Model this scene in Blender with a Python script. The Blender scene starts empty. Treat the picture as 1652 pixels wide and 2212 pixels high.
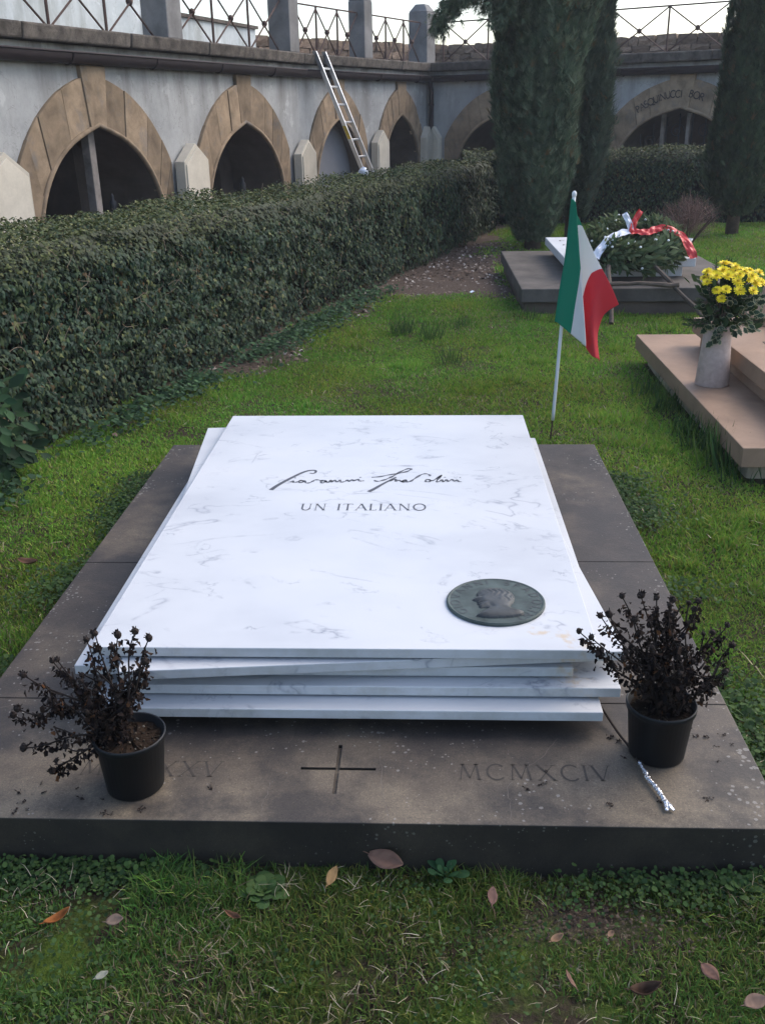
import bpy, math, random
import numpy as np
from mathutils import Vector, Matrix
random.seed(7); RNG = np.random.default_rng(11)
SC = bpy.context.scene; COL = SC.collection
R = math.radians

# ------------------------------------------------------------------ camera, sky, sun, exposure
EYE = 1.52
cam = bpy.data.cameras.new('camera'); cam.sensor_fit = 'VERTICAL'; cam.sensor_height = 24.0
cam.lens = 24.0*2104.5/2212; cam.clip_end = 900; cam.clip_start = 0.05
camo = bpy.data.objects.new('camera', cam); COL.objects.link(camo)
_p, _y, _r = .39134, -.04526, -.01585
_F = Vector((math.sin(_y)*math.cos(_p), math.cos(_y)*math.cos(_p), -math.sin(_p)))
_R0 = Vector((math.cos(_y), -math.sin(_y), 0)); _U0 = _R0.cross(_F)
_R = math.cos(_r)*_R0+math.sin(_r)*_U0; _U = -math.sin(_r)*_R0+math.cos(_r)*_U0
camo.matrix_world = Matrix(((_R.x, _U.x, -_F.x, 0), (_R.y, _U.y, -_F.y, 0), (_R.z, _U.z, -_F.z, EYE), (0, 0, 0, 1)))
SC.camera = camo

SUN_EL, SUN_AZ = 45, 58          # azimuth measured clockwise from +Y
wd = bpy.data.worlds.new('World'); SC.world = wd; wd.use_nodes = True
nt = wd.node_tree; bg = nt.nodes['Background']
sky = nt.nodes.new('ShaderNodeTexSky'); sky.sky_type = 'NISHITA'; sky.sun_disc = False
sky.sun_elevation = R(SUN_EL); sky.sun_rotation = R(SUN_AZ); sky.air_density = 1.0; sky.dust_density = 2.6; sky.ozone_density = 1.0
nt.links.new(sky.outputs[0], bg.inputs[0]); bg.inputs[1].default_value = 0.15
sl = bpy.data.lights.new('sun', 'SUN'); sl.energy = 0.5; sl.angle = R(40); sl.color = (1, .97, .93)
so = bpy.data.objects.new('sun', sl); COL.objects.link(so)
_d = Vector((math.sin(R(SUN_AZ))*math.cos(R(SUN_EL)), math.cos(R(SUN_AZ))*math.cos(R(SUN_EL)), math.sin(R(SUN_EL))))
so.rotation_euler = _d.to_track_quat('Z', 'Y').to_euler(); so.location = (5, 5, 20)
vs = SC.view_settings; vs.view_transform = 'Standard'; vs.look = 'None'; vs.gamma = 1; vs.use_curve_mapping = False
vs.exposure = 1.27

# ------------------------------------------------------------------ materials
class NT:
    def __init__(s, name):
        s.m = bpy.data.materials.new(name); s.m.use_nodes = True; s.t = s.m.node_tree
        s.b = s.t.nodes['Principled BSDF']
    def n(s, kind, **kw):
        o = s.t.nodes.new('ShaderNode'+kind)
        for k, v in kw.items():
            if k in o.inputs: o.inputs[k].default_value = v
            else: setattr(o, k, v)
        return o
    def l(s, a, b): s.t.links.new(a, b)
    def ramp(s, src, stops, interp='LINEAR'):
        r = s.n('ValToRGB'); r.color_ramp.interpolation = interp
        e = r.color_ramp.elements
        while len(e) < len(stops): e.new(.5)
        for x, (pos, c) in zip(e, stops):
            x.position = pos; x.color = (*c, 1) if hasattr(c, '__len__') else (c, c, c, 1)
        s.l(src, r.inputs[0]); return r.outputs[0]
    def mix(s, fac, a, b, mode='MIX'):
        m = s.n('Mix', data_type='RGBA', blend_type=mode)
        for sock, v in ((m.inputs[0], fac), (m.inputs[6], a), (m.inputs[7], b)):
            if hasattr(v, 'links') or hasattr(v, 'is_output'): s.l(v, sock)
            elif hasattr(v, '__len__'): sock.default_value = (*v, 1)
            else: sock.default_value = v
        return m.outputs[2]
    def math(s, op, a, b=0., c=None):
        m = s.n('Math', operation=op)
        for i, v in enumerate((a, b) if c is None else (a, b, c)):
            if hasattr(v, 'is_output'): s.l(v, m.inputs[i])
            else: m.inputs[i].default_value = v
        return m.outputs[0]
    def coords(s, rnd=False, world=False, scale=(1, 1, 1)):
        if world: v = s.n('NewGeometry').outputs['Position']
        else: v = s.n('TexCoord').outputs['Object']
        if rnd:
            i = s.n('ObjectInfo'); a = s.n('VectorMath', operation='MULTIPLY_ADD')
            cb = s.n('CombineXYZ'); 
            for k in range(3): s.l(i.outputs['Random'], cb.inputs[k])
            s.l(cb.outputs[0], a.inputs[0]); a.inputs[1].default_value = (37, 53, 71); s.l(v, a.inputs[2]); v = a.outputs[0]
        if scale != (1, 1, 1):
            mp = s.n('Mapping'); mp.inputs['Scale'].default_value = scale; s.l(v, mp.inputs[0]); v = mp.outputs[0]
        return v
    def noise(s, v, scale, detail=4, rough=.55, dist=0.):
        o = s.n('TexNoise', Scale=scale, Detail=detail, Roughness=rough, Distortion=dist); s.l(v, o.inputs['Vector']); return o.outputs[0]
    def voro(s, v, scale, feature='F1', rnd=1.):
        o = s.n('TexVoronoi', Scale=scale, Randomness=rnd, feature=feature); s.l(v, o.inputs['Vector']); return o
    def bump(s, h, strength=.3, dist=.01):
        o = s.n('Bump', Strength=strength, Distance=dist); s.l(h, o.inputs['Height']); s.l(o.outputs[0], s.b.inputs['Normal'])
    def done(s, col, rough=.8, spec=.3, metal=0.):
        for k, v in (('Base Color', col), ('Roughness', rough), ('Specular IOR Level', spec), ('Metallic', metal)):
            i = s.b.inputs[k]
            if hasattr(v, 'is_output'): s.l(v, i)
            elif hasattr(v, '__len__'): i.default_value = (*v, 1)
            else: i.default_value = v
        return s.m

def plain(name, c, rough=.8, spec=.3, metal=0., var=.25, scale=20, bump=.2, bd=.004, rnd=True):
    t = NT(name); v = t.coords(rnd=rnd)
    n = t.noise(v, scale, 5); n2 = t.noise(v, scale*.17, 3)
    f = t.math('ADD', t.math('MULTIPLY', n, .6), t.math('MULTIPLY', n2, .6))
    col = t.ramp(f, [(.3, tuple(x*(1-var) for x in c)), (.85, tuple(min(1, x*(1+var)) for x in c))])
    if bump: t.bump(n, bump, bd)
    return t.done(col, rough, spec, metal)

def foliage(name, rough=.5, spec=.35, trans=.25, back=None):
    t = NT(name); a = t.n('Attribute', attribute_name='Col')
    col = a.outputs['Color']
    t.done(col, rough, spec)
    if trans:
        tr = t.n('BsdfTranslucent'); t.l(col, tr.inputs[0]); mx = t.n('MixShader'); mx.inputs[0].default_value = trans
        out = t.t.nodes['Material Output']; t.l(t.b.outputs[0], mx.inputs[1]); t.l(tr.outputs[0], mx.inputs[2]); t.l(mx.outputs[0], out.inputs[0])
    return t.m

def m_marble():
    t = NT('marble'); v = t.coords(rnd=True)
    w = t.n('Mapping'); w.inputs['Rotation'].default_value = (0, 0, .5); w.inputs['Scale'].default_value = (1, 1.5, 1); t.l(v, w.inputs[0]); v2 = w.outputs[0]
    n1 = t.noise(v2, 1.7, 6, .55, .5); r1 = t.math('ABSOLUTE', t.math('SUBTRACT', n1, .5))
    vein = t.ramp(r1, [(0, 1.), (.004, .5), (.011, .08), (.03, 0.)])
    msk = t.ramp(t.noise(v2, 5.5, 4, .65), [(.50, .0), (.66, 1.)])
    n2 = t.noise(v2, 4.5, 7, .62, .5); r2 = t.math('ABSOLUTE', t.math('SUBTRACT', n2, .47))
    vein2 = t.ramp(r2, [(0, .9), (.005, .4), (.012, 0.)]); msk2 = t.ramp(t.noise(v, 8, 3), [(.56, 0.), (.66, 1.)])
    cloud = t.noise(v2, 2.2, 5, .6)
    base = t.ramp(cloud, [(.3, (.455, .46, .47)), (.5, (.505, .51, .515)), (.7, (.54, .54, .54))])
    n3 = t.noise(v2, 1.1, 4, .5, 1.1); r3 = t.math('ABSOLUTE', t.math('SUBTRACT', n3, .52)); vein3 = t.math('MULTIPLY', t.ramp(r3, [(0, .8), (.002, .4), (.005, .06), (.015, 0.)]), t.ramp(t.noise(v, 6, 4, .7), [(.47, .0), (.62, 1.)]))
    f = t.math('MAXIMUM', vein3, t.math('MAXIMUM', t.math('MULTIPLY', vein, msk), t.math('MULTIPLY', vein2, msk2)))
    col = t.mix(t.math('MULTIPLY', f, .78), base, (.16, .17, .21))
    # ochre run-off stain near the front right corner, and grime on sheet edges
    pos = t.n('NewGeometry').outputs['Position']; sp = t.n('SeparateXYZ'); t.l(pos, sp.inputs[0])
    wob = t.noise(pos, 16, 4)
    cx = t.math('ADD', t.math('SUBTRACT', sp.outputs[0], .345), t.math('MULTIPLY', t.math('SUBTRACT', wob, .5), .22))
    cy = t.math('SUBTRACT', t.math('SUBTRACT', sp.outputs[1], 2.10), t.math('MULTIPLY', cx, -.75))
    e = t.math('ADD', t.math('POWER', t.math('ABSOLUTE', t.math('MULTIPLY', cx, 11)), 2.), t.math('POWER', t.math('ABSOLUTE', t.math('MULTIPLY', cy, 30)), 2.))
    st = t.ramp(e, [(.25, .55), (1., 0.)])
    st = t.math('MULTIPLY', st, t.ramp(t.noise(pos, 45, 3), [(.42, 0.), (.62, 1.)]))
    col = t.mix(st, col, (.50, .33, .13))
    g = t.ramp(t.noise(v, 9, 6, .7), [(.42, 0.), (.75, .75)])
    nz = t.n('NewGeometry'); s2 = t.n('SeparateXYZ'); t.l(nz.outputs['Normal'], s2.inputs[0])
    side = t.math('SUBTRACT', 1., t.math('ABSOLUTE', s2.outputs[2]))
    col = t.mix(t.math('MULTIPLY', g, side), col, (.33, .32, .28))
    t.bump(t.noise(v, 120, 3), .04, .002)
    return t.done(col, t.ramp(cloud, [(.3, .32), (.7, .45)]), .4)

def m_plinth():
    t = NT('weathered_grey_stone'); v = t.coords(world=True)
    big = t.noise(v, 1.9, 4, .55, .5); med = t.noise(v, 7, 6, .7, .3); fine = t.noise(v, 90, 4, .7)
    mixn = t.math('ADD', t.math('MULTIPLY', big, .65), t.math('MULTIPLY', med, .35))
    sp0 = t.n('SeparateXYZ'); t.l(v, sp0.inputs[0])
    # damp dark staining hugs the marble; the outer front of the stone is dry and paler
    dryf = t.ramp(t.math('ADD', sp0.outputs[1], t.math('MULTIPLY', t.math('SUBTRACT', med, .5), .35)), [(.0, 1.), (1., 1.)])
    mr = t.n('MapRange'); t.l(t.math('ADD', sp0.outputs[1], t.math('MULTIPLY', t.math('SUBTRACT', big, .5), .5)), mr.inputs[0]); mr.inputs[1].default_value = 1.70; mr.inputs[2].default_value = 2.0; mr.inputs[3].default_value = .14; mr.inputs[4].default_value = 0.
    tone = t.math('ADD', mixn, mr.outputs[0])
    col = t.ramp(tone, [(.36, (.024, .020, .018)), (.48, (.052, .042, .035)), (.58, (.100, .079, .058)), (.70, (.165, .132, .092))])
    col = t.mix(t.ramp(t.noise(v, 4.2, 5, .65), [(.44, 0.), (.60, .8)]), col, (.030, .026, .024))
    col = t.mix(t.math('MULTIPLY', fine, .45), col, t.mix(1., col, (.5, .48, .45), 'MULTIPLY'))
    grit = t.noise(v, 260, 3, .7); col = t.mix(t.ramp(grit, [(.5, 0.), (.72, .8)]), col, t.mix(1., col, (1.9, 1.85, 1.8), 'MULTIPLY')); col = t.mix(t.ramp(t.noise(v, 150, 3, .7), [(.56, 0.), (.7, .75)]), col, t.mix(1., col, (.4, .4, .4), 'MULTIPLY'))
    # lichen: pale flecks, clustered and thicker along the outer edges
    sp = t.n('SeparateXYZ'); t.l(v, sp.inputs[0])
    ex = t.math('ABSOLUTE', t.math('ADD', sp.outputs[0], .187))
    edge = t.ramp(ex, [(.86, 0.), (.95, .26)])
    vo = t.voro(v, 74); d = t.math('ADD', vo.outputs['Distance'], t.math('MULTIPLY', t.math('SUBTRACT', fine, .5), .5))
    thr = t.math('MULTIPLY', t.ramp(vo.outputs['Color'], [(.5, .35), (1., 1.15)]), t.math('ADD', t.ramp(t.noise(v, 3.1, 3), [(.44, .0), (.66, .40)]), edge))
    spot = t.math('LESS_THAN', d, thr)
    pick = t.ramp(vo.outputs['Color'], [(.52, 0.), (.6, 1.)])
    spot = t.math('MULTIPLY', spot, pick)
    col = t.mix(t.math('MULTIPLY', spot, .5), col, (.28, .26, .23))
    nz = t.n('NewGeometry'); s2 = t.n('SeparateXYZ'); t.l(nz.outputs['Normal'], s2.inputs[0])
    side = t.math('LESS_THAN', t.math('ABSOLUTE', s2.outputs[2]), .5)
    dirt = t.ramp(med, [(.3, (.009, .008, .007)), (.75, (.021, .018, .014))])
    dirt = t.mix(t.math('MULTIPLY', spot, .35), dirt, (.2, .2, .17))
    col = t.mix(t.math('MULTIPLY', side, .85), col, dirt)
    t.bump(t.math('ADD', t.math('MULTIPLY', fine, .5), med), .35, .004)
    return t.done(col, .62, .35)

def m_plaster(name, c1, c2, stain=(.16, .15, .14), streak=True):
    t = NT(name); v = t.coords(world=True); vz = t.coords(world=True, scale=(1, 1, .16))
    n = t.noise(v, 1.3, 6, .6); f = t.noise(v, 14, 6, .7)
    col = t.ramp(t.math('ADD', t.math('MULTIPLY', n, .75), t.math('MULTIPLY', f, .25)), [(.32, c1), (.68, c2)])
    s = t.ramp(t.noise(vz, 3.2, 5, .65), [(.46, 0.), (.74, .8)])
    sp = t.n('SeparateXYZ'); t.l(v, sp.inputs[0])
    hi = t.ramp(t.math('ADD', t.math('MULTIPLY', sp.outputs[2], .5), t.math('MULTIPLY', t.math('SUBTRACT', f, .5), .3)), [(.6, .25), (1.0, 1.)])
    if streak: col = t.mix(t.math('MULTIPLY', s, hi), col, stain)
    pt = t.noise(v, 2.6, 5, .7); col = t.mix(t.ramp(pt, [(.60, 0.), (.63, .35)]), col, tuple(min(1, q*1.25) for q in c2)); col = t.mix(t.ramp(t.math('ABSOLUTE', t.math('SUBTRACT', t.noise(v, 1.8, 6, .6), .5)), [(0., .5), (.004, 0.)]), col, stain)
    t.bump(f, .35, .012)
    return t.done(col, .92, .15)

def m_stone(name, c, var=.3, stain=(.08, .07, .06), scale=3., rnd=True, rough=.88, sf=.6, bs=.4, bd=.01, tint=.16):
    t = NT(name); v = t.coords(rnd=rnd)
    n = t.noise(v, scale, 6, .62, .3); f = t.noise(v, scale*14, 4, .7)
    lo = tuple(x*(1-var) for x in c); hi = tuple(x*(1+var) for x in c)
    col = t.ramp(n, [(.3, lo), (.7, hi)])
    col = t.mix(t.math('MULTIPLY', f, .45), col, t.mix(1., col, (.55, .53, .5), 'MULTIPLY'))
    col = t.mix(t.ramp(t.noise(v, scale*.8, 4, .7), [(.55, 0.), (.8, sf)]), col, stain)
    if tint:
        i = t.n('ObjectInfo'); h = t.n('HueSaturation'); t.l(t.math('ADD', t.math('MULTIPLY', i.outputs['Random'], 2*tint), 1-tint), h.inputs['Value']); t.l(col, h.inputs['Color']); col = h.outputs[0]
    t.bump(t.math('ADD', n, t.math('MULTIPLY', f, .4)), bs, bd)
    return t.done(col, rough, .2)

def m_ground():
    t = NT('soil_and_moss'); v = t.coords(world=True); a = t.n('Attribute', attribute_name='Col')
    n = t.noise(v, 6, 6, .65); f = t.noise(v, 70, 5, .7)
    soil = t.ramp(f, [(.3, (.022, .016, .011)), (.7, (.06, .044, .03))])
    moss = t.ramp(f, [(.3, (.035, .060, .010)), (.7, (.085, .125, .02))])
    col = t.mix(t.ramp(n, [(.42, 0.), (.6, 1.)]), soil, moss)
    gr = t.ramp(t.noise(v, 45, 6, .75), [(.3, (.045, .032, .024)), (.55, (.10, .075, .058)), (.75, (.20, .165, .135))])
    col = t.mix(a.outputs['Color'], col, gr)
    t.bump(t.math('ADD', n, f), .8, .02)
    return t.done(col, .95, .1)

def m_flag():
    t = NT('tricolour_cloth'); uv = t.n('UVMap'); sp = t.n('SeparateXYZ'); t.l(uv.outputs[0], sp.inputs[0])
    f = t.noise(uv.outputs[0], 60, 3)
    col = t.ramp(sp.outputs[0], [(0., (.018, .25, .15)), (.3333, (.72, .72, .72)), (.6667, (.60, .060, .075))], 'CONSTANT')
    t.bump(t.noise(uv.outputs[0], 160, 2), .15, .002)
    t.done(col, .75, .2)
    tr = t.n('BsdfTranslucent'); t.l(col, tr.inputs[0]); mx = t.n('MixShader'); mx.inputs[0].default_value = .42
    t.l(t.b.outputs[0], mx.inputs[1]); t.l(tr.outputs[0], mx.inputs[2]); t.l(mx.outputs[0], t.t.nodes['Material Output'].inputs[0])
    return t.m

MAT = dict(twig=plain('pale_twig', (.17, .135, .10), .85, .1, 0, .4, 30, 0), stick=m_stone('bark_stick', (.13, .10, .078), .4, (.05, .04, .03), 9., bs=.5),
    marble=m_marble(), plinth=m_plinth(), ground=m_ground(), flag=m_flag(),
    plaster=m_plaster('blue_grey_plaster', (.26, .262, .255), (.45, .45, .435), (.12, .11, .095)),
    plaster2=m_plaster('pale_terrace_plaster', (.40, .45, .46), (.60, .64, .64), (.22, .23, .2)),
    sand=m_stone('brown_sandstone', (.265, .195, .128), .45, (.13, .125, .12), 3.4, sf=1., tint=.28),
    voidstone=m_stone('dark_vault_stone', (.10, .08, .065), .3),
    cornice=m_stone('weathered_cornice', (.115, .098, .082), .55, (.028, .028, .026), 7., sf=.9, bs=.9, bd=.03),
    post=m_stone('weathered_concrete', (.20, .195, .19), .3, (.07, .065, .06), 3.),
    pale=m_stone('cream_limestone', (.55, .50, .41), .12, (.33, .30, .24), 4., sf=.35, bs=.15),
    rubble=m_stone('rubble_stone', (.21, .15, .105), .4, (.07, .055, .045), 5., tint=.4),
    mortar=m_stone('wall_mortar', (.13, .10, .08), .3),
    pink=m_stone('pinkish_porphyry', (.32, .21, .14), .2, (.20, .115, .085), 4., sf=.35, rough=.6, bs=.08, bd=.003, tint=.04),
    vase=m_stone('rose_marble', (.46, .35, .30), .14, (.36, .25, .22), 40., sf=.5, rough=.55, bs=.05, bd=.002, tint=0),
    plinth2=m_stone('grey_plinth_stone', (.105, .092, .08), .3, (.05, .047, .045), 4.),
    white=m_stone('white_carrara', (.66, .67, .68), .07, (.5, .5, .5), 5., rough=.5, sf=.2, bs=.05, bd=.002, tint=.03),
    iron=plain('rusted_iron', (.085, .052, .042), .75, .3, .3, .4, 25),
    gutter=plain('dark_copper_gutter', (.028, .020, .021), .6, .25, .1, .3, 6),
    alu=plain('aluminium', (.60, .61, .62), .38, .5, .75, .1, 20, .05),
    yellow=plain('yellow_sticker', (.6, .42, .05), .5), plastic_w=plain('white_plastic', (.62, .62, .62), .45, .4, 0, .06, 15, .05),
    wood=m_stone('grey_weathered_wood', (.27, .24, .215), .35, (.08, .07, .06), 6., bs=.4),
    bark=m_stone('brown_bark', (.09, .065, .05), .35, (.03, .025, .02), 12.),
    pot=plain('black_plastic_pot', (.006, .0065, .0075), .5, .3, 0, .25, 30, .06, .001),
    potsoil=plain('potting_soil', (.022, .014, .009), .95, .1, 0, .6, 60, 1., .008),
    bronze=m_stone('patinated_bronze', (.065, .085, .078), .35, (.035, .033, .034), 18., rough=.5, sf=.6, bs=.15, bd=.002, tint=0),
    bronze_d=m_stone('worn_dark_bronze', (.062, .066, .066), .3, (.03, .027, .03), 22., rough=.42, sf=.5, bs=.2, bd=.002, tint=0),
    ink=plain('grey_letter_paint', (.075, .078, .09), .6, .3, 0, .15, 40, 0),
    cut=plain('cut_stone_letter', (.062, .054, .047), .85, .1, 0, .3, 60, 0),
    cutp=plain('dark_letter_paint', (.065, .053, .045), .8, .2, 0, .2, 40, 0),
    crack=plain('pale_crack_filling', (.14, .12, .10), .9, .1, 0, .4, 40, 0),
    deadleaf=foliage('dried_leaf', .85, .08, .05), leaf=foliage('leaf', .7, .14, .25), ivy=foliage('ivy_leaf', .6, .16, .15),
    needle=foliage('conifer_spray', .85, .06, .15), grass=foliage('grass_blade', .8, .08, .35), stem=plain('dead_stem', (.022, .015, .012), .8, .2),
    hedgecore=plain('dark_twiggy_core', (.012, .012, .009), .95, .05, 0, .4, 8, 1., .05, False),  # own dark colour of the twiggy hedge core, also on the wreath ring
    pebble=foliage('pebble', .85, .2, 0), red=plain('red_satin', (.55, .025, .022), .38, .5, 0, .12, 12, .1), satin=plain('white_satin', (.66, .67, .72), .38, .5, 0, .06, 12, .1),
    pearl=plain('white_pearl', (.8, .8, .78), .3, .5, 0, .03, 10, 0), petal=plain('yellow_petal', (.86, .68, .02), .6, .3, 0, .12, 20, .1), eye=plain('yellow_flower_eye', (.42, .30, .02), .8, .2, 0, .3, 200, .6),
    foil=plain('crumpled_foil', (.75, .75, .76), .22, .5, 1., .1, 60, 1., .01), dark_iron=plain('dark_iron', (.05, .05, .055), .6, .4, .4, .2, 20),
    lichen=plain('white_mortar_bed', (.34, .29, .21), .95, .1, 0, .45, 18, .8, .02), bag=plain('pale_plastic_bag', (.6, .66, .74), .4, .4), plaque=plain('pale_plaque', (.20, .19, .18), .7), infill=plain('grey_panel', (.20, .205, .22), .9, .1, 0, .12, 3),  # grey_panel is the even blue-grey plaster of the closed arch
)

# ------------------------------------------------------------------ mesh helpers
def wl(o):
    v = Vector((0, 0, 0))
    while o is not None: v += o.location; o = o.parent
    return v
def tag(o, label=None, cat=None, group=None, kind=None):
    if label: o['label'] = label
    if cat: o['category'] = cat
    if group: o['group'] = group
    if kind: o['kind'] = kind
    return o
def thing(name, label, cat, loc=(0, 0, 0), group=None):
    o = bpy.data.objects.new(name, None); COL.objects.link(o); o.location = loc; o.empty_display_size = .1
    return tag(o, label, cat, group)
def link(name, me, parent=None, loc=None):
    o = bpy.data.objects.new(name, me); COL.objects.link(o)
    if parent is not None: o.parent = parent
    if loc is not None: o.location = loc
    return o
class MB:
    def __init__(s): s.v = []; s.f = []; s.mi = []; s.cur = 0
    def add(s, vs, fs):
        b = len(s.v); s.v += [tuple(x) for x in vs]; s.f += [tuple(i+b for i in f) for f in fs]; s.mi += [s.cur]*len(fs); return s
    def box(s, a, b):
        x0, y0, z0 = a; x1, y1, z1 = b
        return s.add([(x0,y0,z0),(x1,y0,z0),(x1,y1,z0),(x0,y1,z0),(x0,y0,z1),(x1,y0,z1),(x1,y1,z1),(x0,y1,z1)],
                     [(3,2,1,0),(4,5,6,7),(0,1,5,4),(1,2,6,5),(2,3,7,6),(3,0,4,7)])
    def prism(s, low, high):
        n = len(low)
        return s.add(list(low)+list(high), [tuple(range(n-1,-1,-1)), tuple(range(n,2*n))]+[(i,(i+1)%n,(i+1)%n+n,i+n) for i in range(n)])
    def tube(s, pts, rad, n=6, cap=True):
        pts = [Vector(p) for p in pts]; rs = rad if hasattr(rad, '__len__') else [rad]*len(pts)
        rings = []; up = Vector((.13, .27, .95))
        for i, p in enumerate(pts):
            t = (pts[min(i+1, len(pts)-1)]-pts[max(i-1, 0)]).normalized()
            u = up-t*up.dot(t)
            if u.length < .05: u = Vector((1, 0, 0))-t*t.x
            u.normalize(); w = t.cross(u); up = u
            rings.append([p+(u*math.cos(2*math.pi*k/n)+w*math.sin(2*math.pi*k/n))*rs[i] for k in range(n)])
        vs = [q for r in rings for q in r]; fs = []
        for i in range(len(pts)-1):
            for k in range(n): fs.append((i*n+k, i*n+(k+1)%n, (i+1)*n+(k+1)%n, (i+1)*n+k))
        if cap: fs += [tuple(range(n-1, -1, -1)), tuple(range((len(pts)-1)*n, len(pts)*n))]
        return s.add(vs, fs)
    def lathe(s, prof, c=(0, 0, 0), n=28, close=True):
        vs = [(c[0]+r*math.cos(2*math.pi*k/n), c[1]+r*math.sin(2*math.pi*k/n), c[2]+z) for r, z in prof for k in range(n)]; fs = []
        for i in range(len(prof)-1):
            for k in range(n): fs.append((i*n+k, i*n+(k+1)%n, (i+1)*n+(k+1)%n, (i+1)*n+k))
        if close: fs += [tuple(range(n-1, -1, -1)), tuple(range((len(prof)-1)*n, len(prof)*n))]
        return s.add(vs, fs)
    def ribbon(s, pts, w, z):
        """flat stroke in the XY plane"""
        n = len(pts); L = []; Rr = []
        for i, p in enumerate(pts):
            a = pts[max(i-1, 0)]; b = pts[min(i+1, n-1)]
            d = Vector((b[0]-a[0], b[1]-a[1])); d = d.normalized() if d.length > 1e-9 else Vector((1, 0))
            ww = w[i] if hasattr(w, '__len__') else w
            L.append((p[0]-d.y*ww, p[1]+d.x*ww, z)); Rr.append((p[0]+d.y*ww, p[1]-d.x*ww, z))
        return s.add(L+Rr, [(i, n+i, n+i+1, i+1) for i in range(n-1)])
    def mesh(s, name, mats, off=(0, 0, 0)):
        me = bpy.data.meshes.new(name); o = Vector(off)
        me.from_pydata([tuple(Vector(v)-o) for v in s.v], [], s.f)
        for m in (mats if isinstance(mats, (list, tuple)) else [mats]): me.materials.append(m)
        if any(s.mi): me.polygons.foreach_set('material_index', s.mi)
        me.update(); return me
    def build(s, name, mat, parent=None, loc=None, bevel=0, smooth=False, local=False, seg=2):
        off = (0, 0, 0) if local else (wl(parent) if parent is not None else (loc or (0, 0, 0)))
        me = s.mesh(name, mat, off)
        if smooth: me.shade_smooth()
        o = link(name, me, parent, loc if parent is None else None)
        if bevel:
            b = o.modifiers.new('bevel', 'BEVEL'); b.width = bevel; b.segments = seg; b.limit_method = 'ANGLE'; b.angle_limit = R(30)
        return o
def spline(pts, k=6, closed=False):
    P = [Vector(p) for p in pts]; out = []; n = len(P)
    for i in range(n-1):
        a, b, c, d = P[max(i-1, 0)], P[i], P[i+1], P[min(i+2, n-1)]
        for j in range(k):
            t = j/k; out.append(.5*((2*b)+(c-a)*t+(2*a-5*b+4*c-d)*t*t+(3*b-a-3*c+d)*t*t*t))
    out.append(P[-1]); return out
def raw_mesh(name, V, loops, counts, mat, col=None, smooth=False):
    me = bpy.data.meshes.new(name); V = np.ascontiguousarray(V, np.float32)
    me.vertices.add(len(V)); me.vertices.foreach_set('co', V.ravel())
    me.loops.add(len(loops)); me.loops.foreach_set('vertex_index', np.asarray(loops, np.int32))
    counts = np.asarray(counts, np.int32); starts = np.r_[0, np.cumsum(counts)[:-1]].astype(np.int32)
    me.polygons.add(len(counts)); me.polygons.foreach_set('loop_start', starts)
    me.materials.append(mat); me.update(calc_edges=True)
    if col is not None:
        a = me.color_attributes.new('Col', 'FLOAT_COLOR', 'POINT')
        c = np.ones((len(V), 4), np.float32); c[:, :3] = col; a.data.foreach_set('color', c.ravel())
    if smooth: me.shade_smooth()
    return me
def scatter(name, tv, tf, M, P, C, mat, parent=None, vcol=None, off=None, kind=None):
    """copies of a small template as one mesh. M: (N,3,3) columns = axes*scale, P: (N,3), C: (N,3) colour"""
    tv = np.asarray(tv, float); N = len(P); nv = len(tv)
    V = np.einsum('nij,vj->nvi', M, tv)+P[:, None, :]
    C = np.repeat(C[:, None, :], nv, 1)
    if vcol is not None: C = np.where(np.isnan(vcol)[None], C, vcol[None]*np.ones_like(C))
    tl = np.array([i for f in tf for i in f]); tc = np.array([len(f) for f in tf])
    loops = (np.arange(N)[:, None]*nv+tl[None]).ravel(); counts = np.tile(tc, N)
    o = np.array(off if off is not None else (wl(parent) if parent is not None else (0, 0, 0)))
    me = raw_mesh(name, V.reshape(-1, 3)-o, loops, counts, mat, C.reshape(-1, 3))
    ob = link(name, me, parent, None if parent is not None else tuple(o))
    if kind: ob['kind'] = kind
    return ob
def frames(nrm, up, size, aspect=None):
    """orthonormal frames: local z -> nrm, local y -> up (projected)"""
    z = nrm/np.linalg.norm(nrm, axis=1, keepdims=True); y = up-z*(up*z).sum(1, keepdims=True)
    y /= np.linalg.norm(y, axis=1, keepdims=True)+1e-9; x = np.cross(y, z)
    size = np.asarray(size)[:, None]
    if aspect is None: aspect = np.ones((len(size), 1))
    return np.stack([x*size*aspect, y*size, z*size], 2)
def rnd_dir(n):
    v = RNG.normal(size=(n, 3)); return v/np.linalg.norm(v, axis=1, keepdims=True)
def vnoise(x, y, sc, seed=0):
    x = np.asarray(x)*sc+seed*17.3; y = np.asarray(y)*sc+seed*9.1
    xi = np.floor(x); yi = np.floor(y); fx = x-xi; fy = y-yi
    fx = fx*fx*(3-2*fx); fy = fy*fy*(3-2*fy)
    h = lambda a, b: np.modf(np.abs(np.sin(a*127.1+b*311.7+seed*74.7)*43758.5453))[0]
    return (h(xi, yi)*(1-fx)+h(xi+1, yi)*fx)*(1-fy)+(h(xi, yi+1)*(1-fx)+h(xi+1, yi+1)*fx)*fy
def jitter_cols(n, cols, var=.2, w=None):
    cols = np.array(cols); i = RNG.choice(len(cols), n, p=w); return cols[i]*(1+RNG.uniform(-var, var, (n, 1)))

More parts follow.
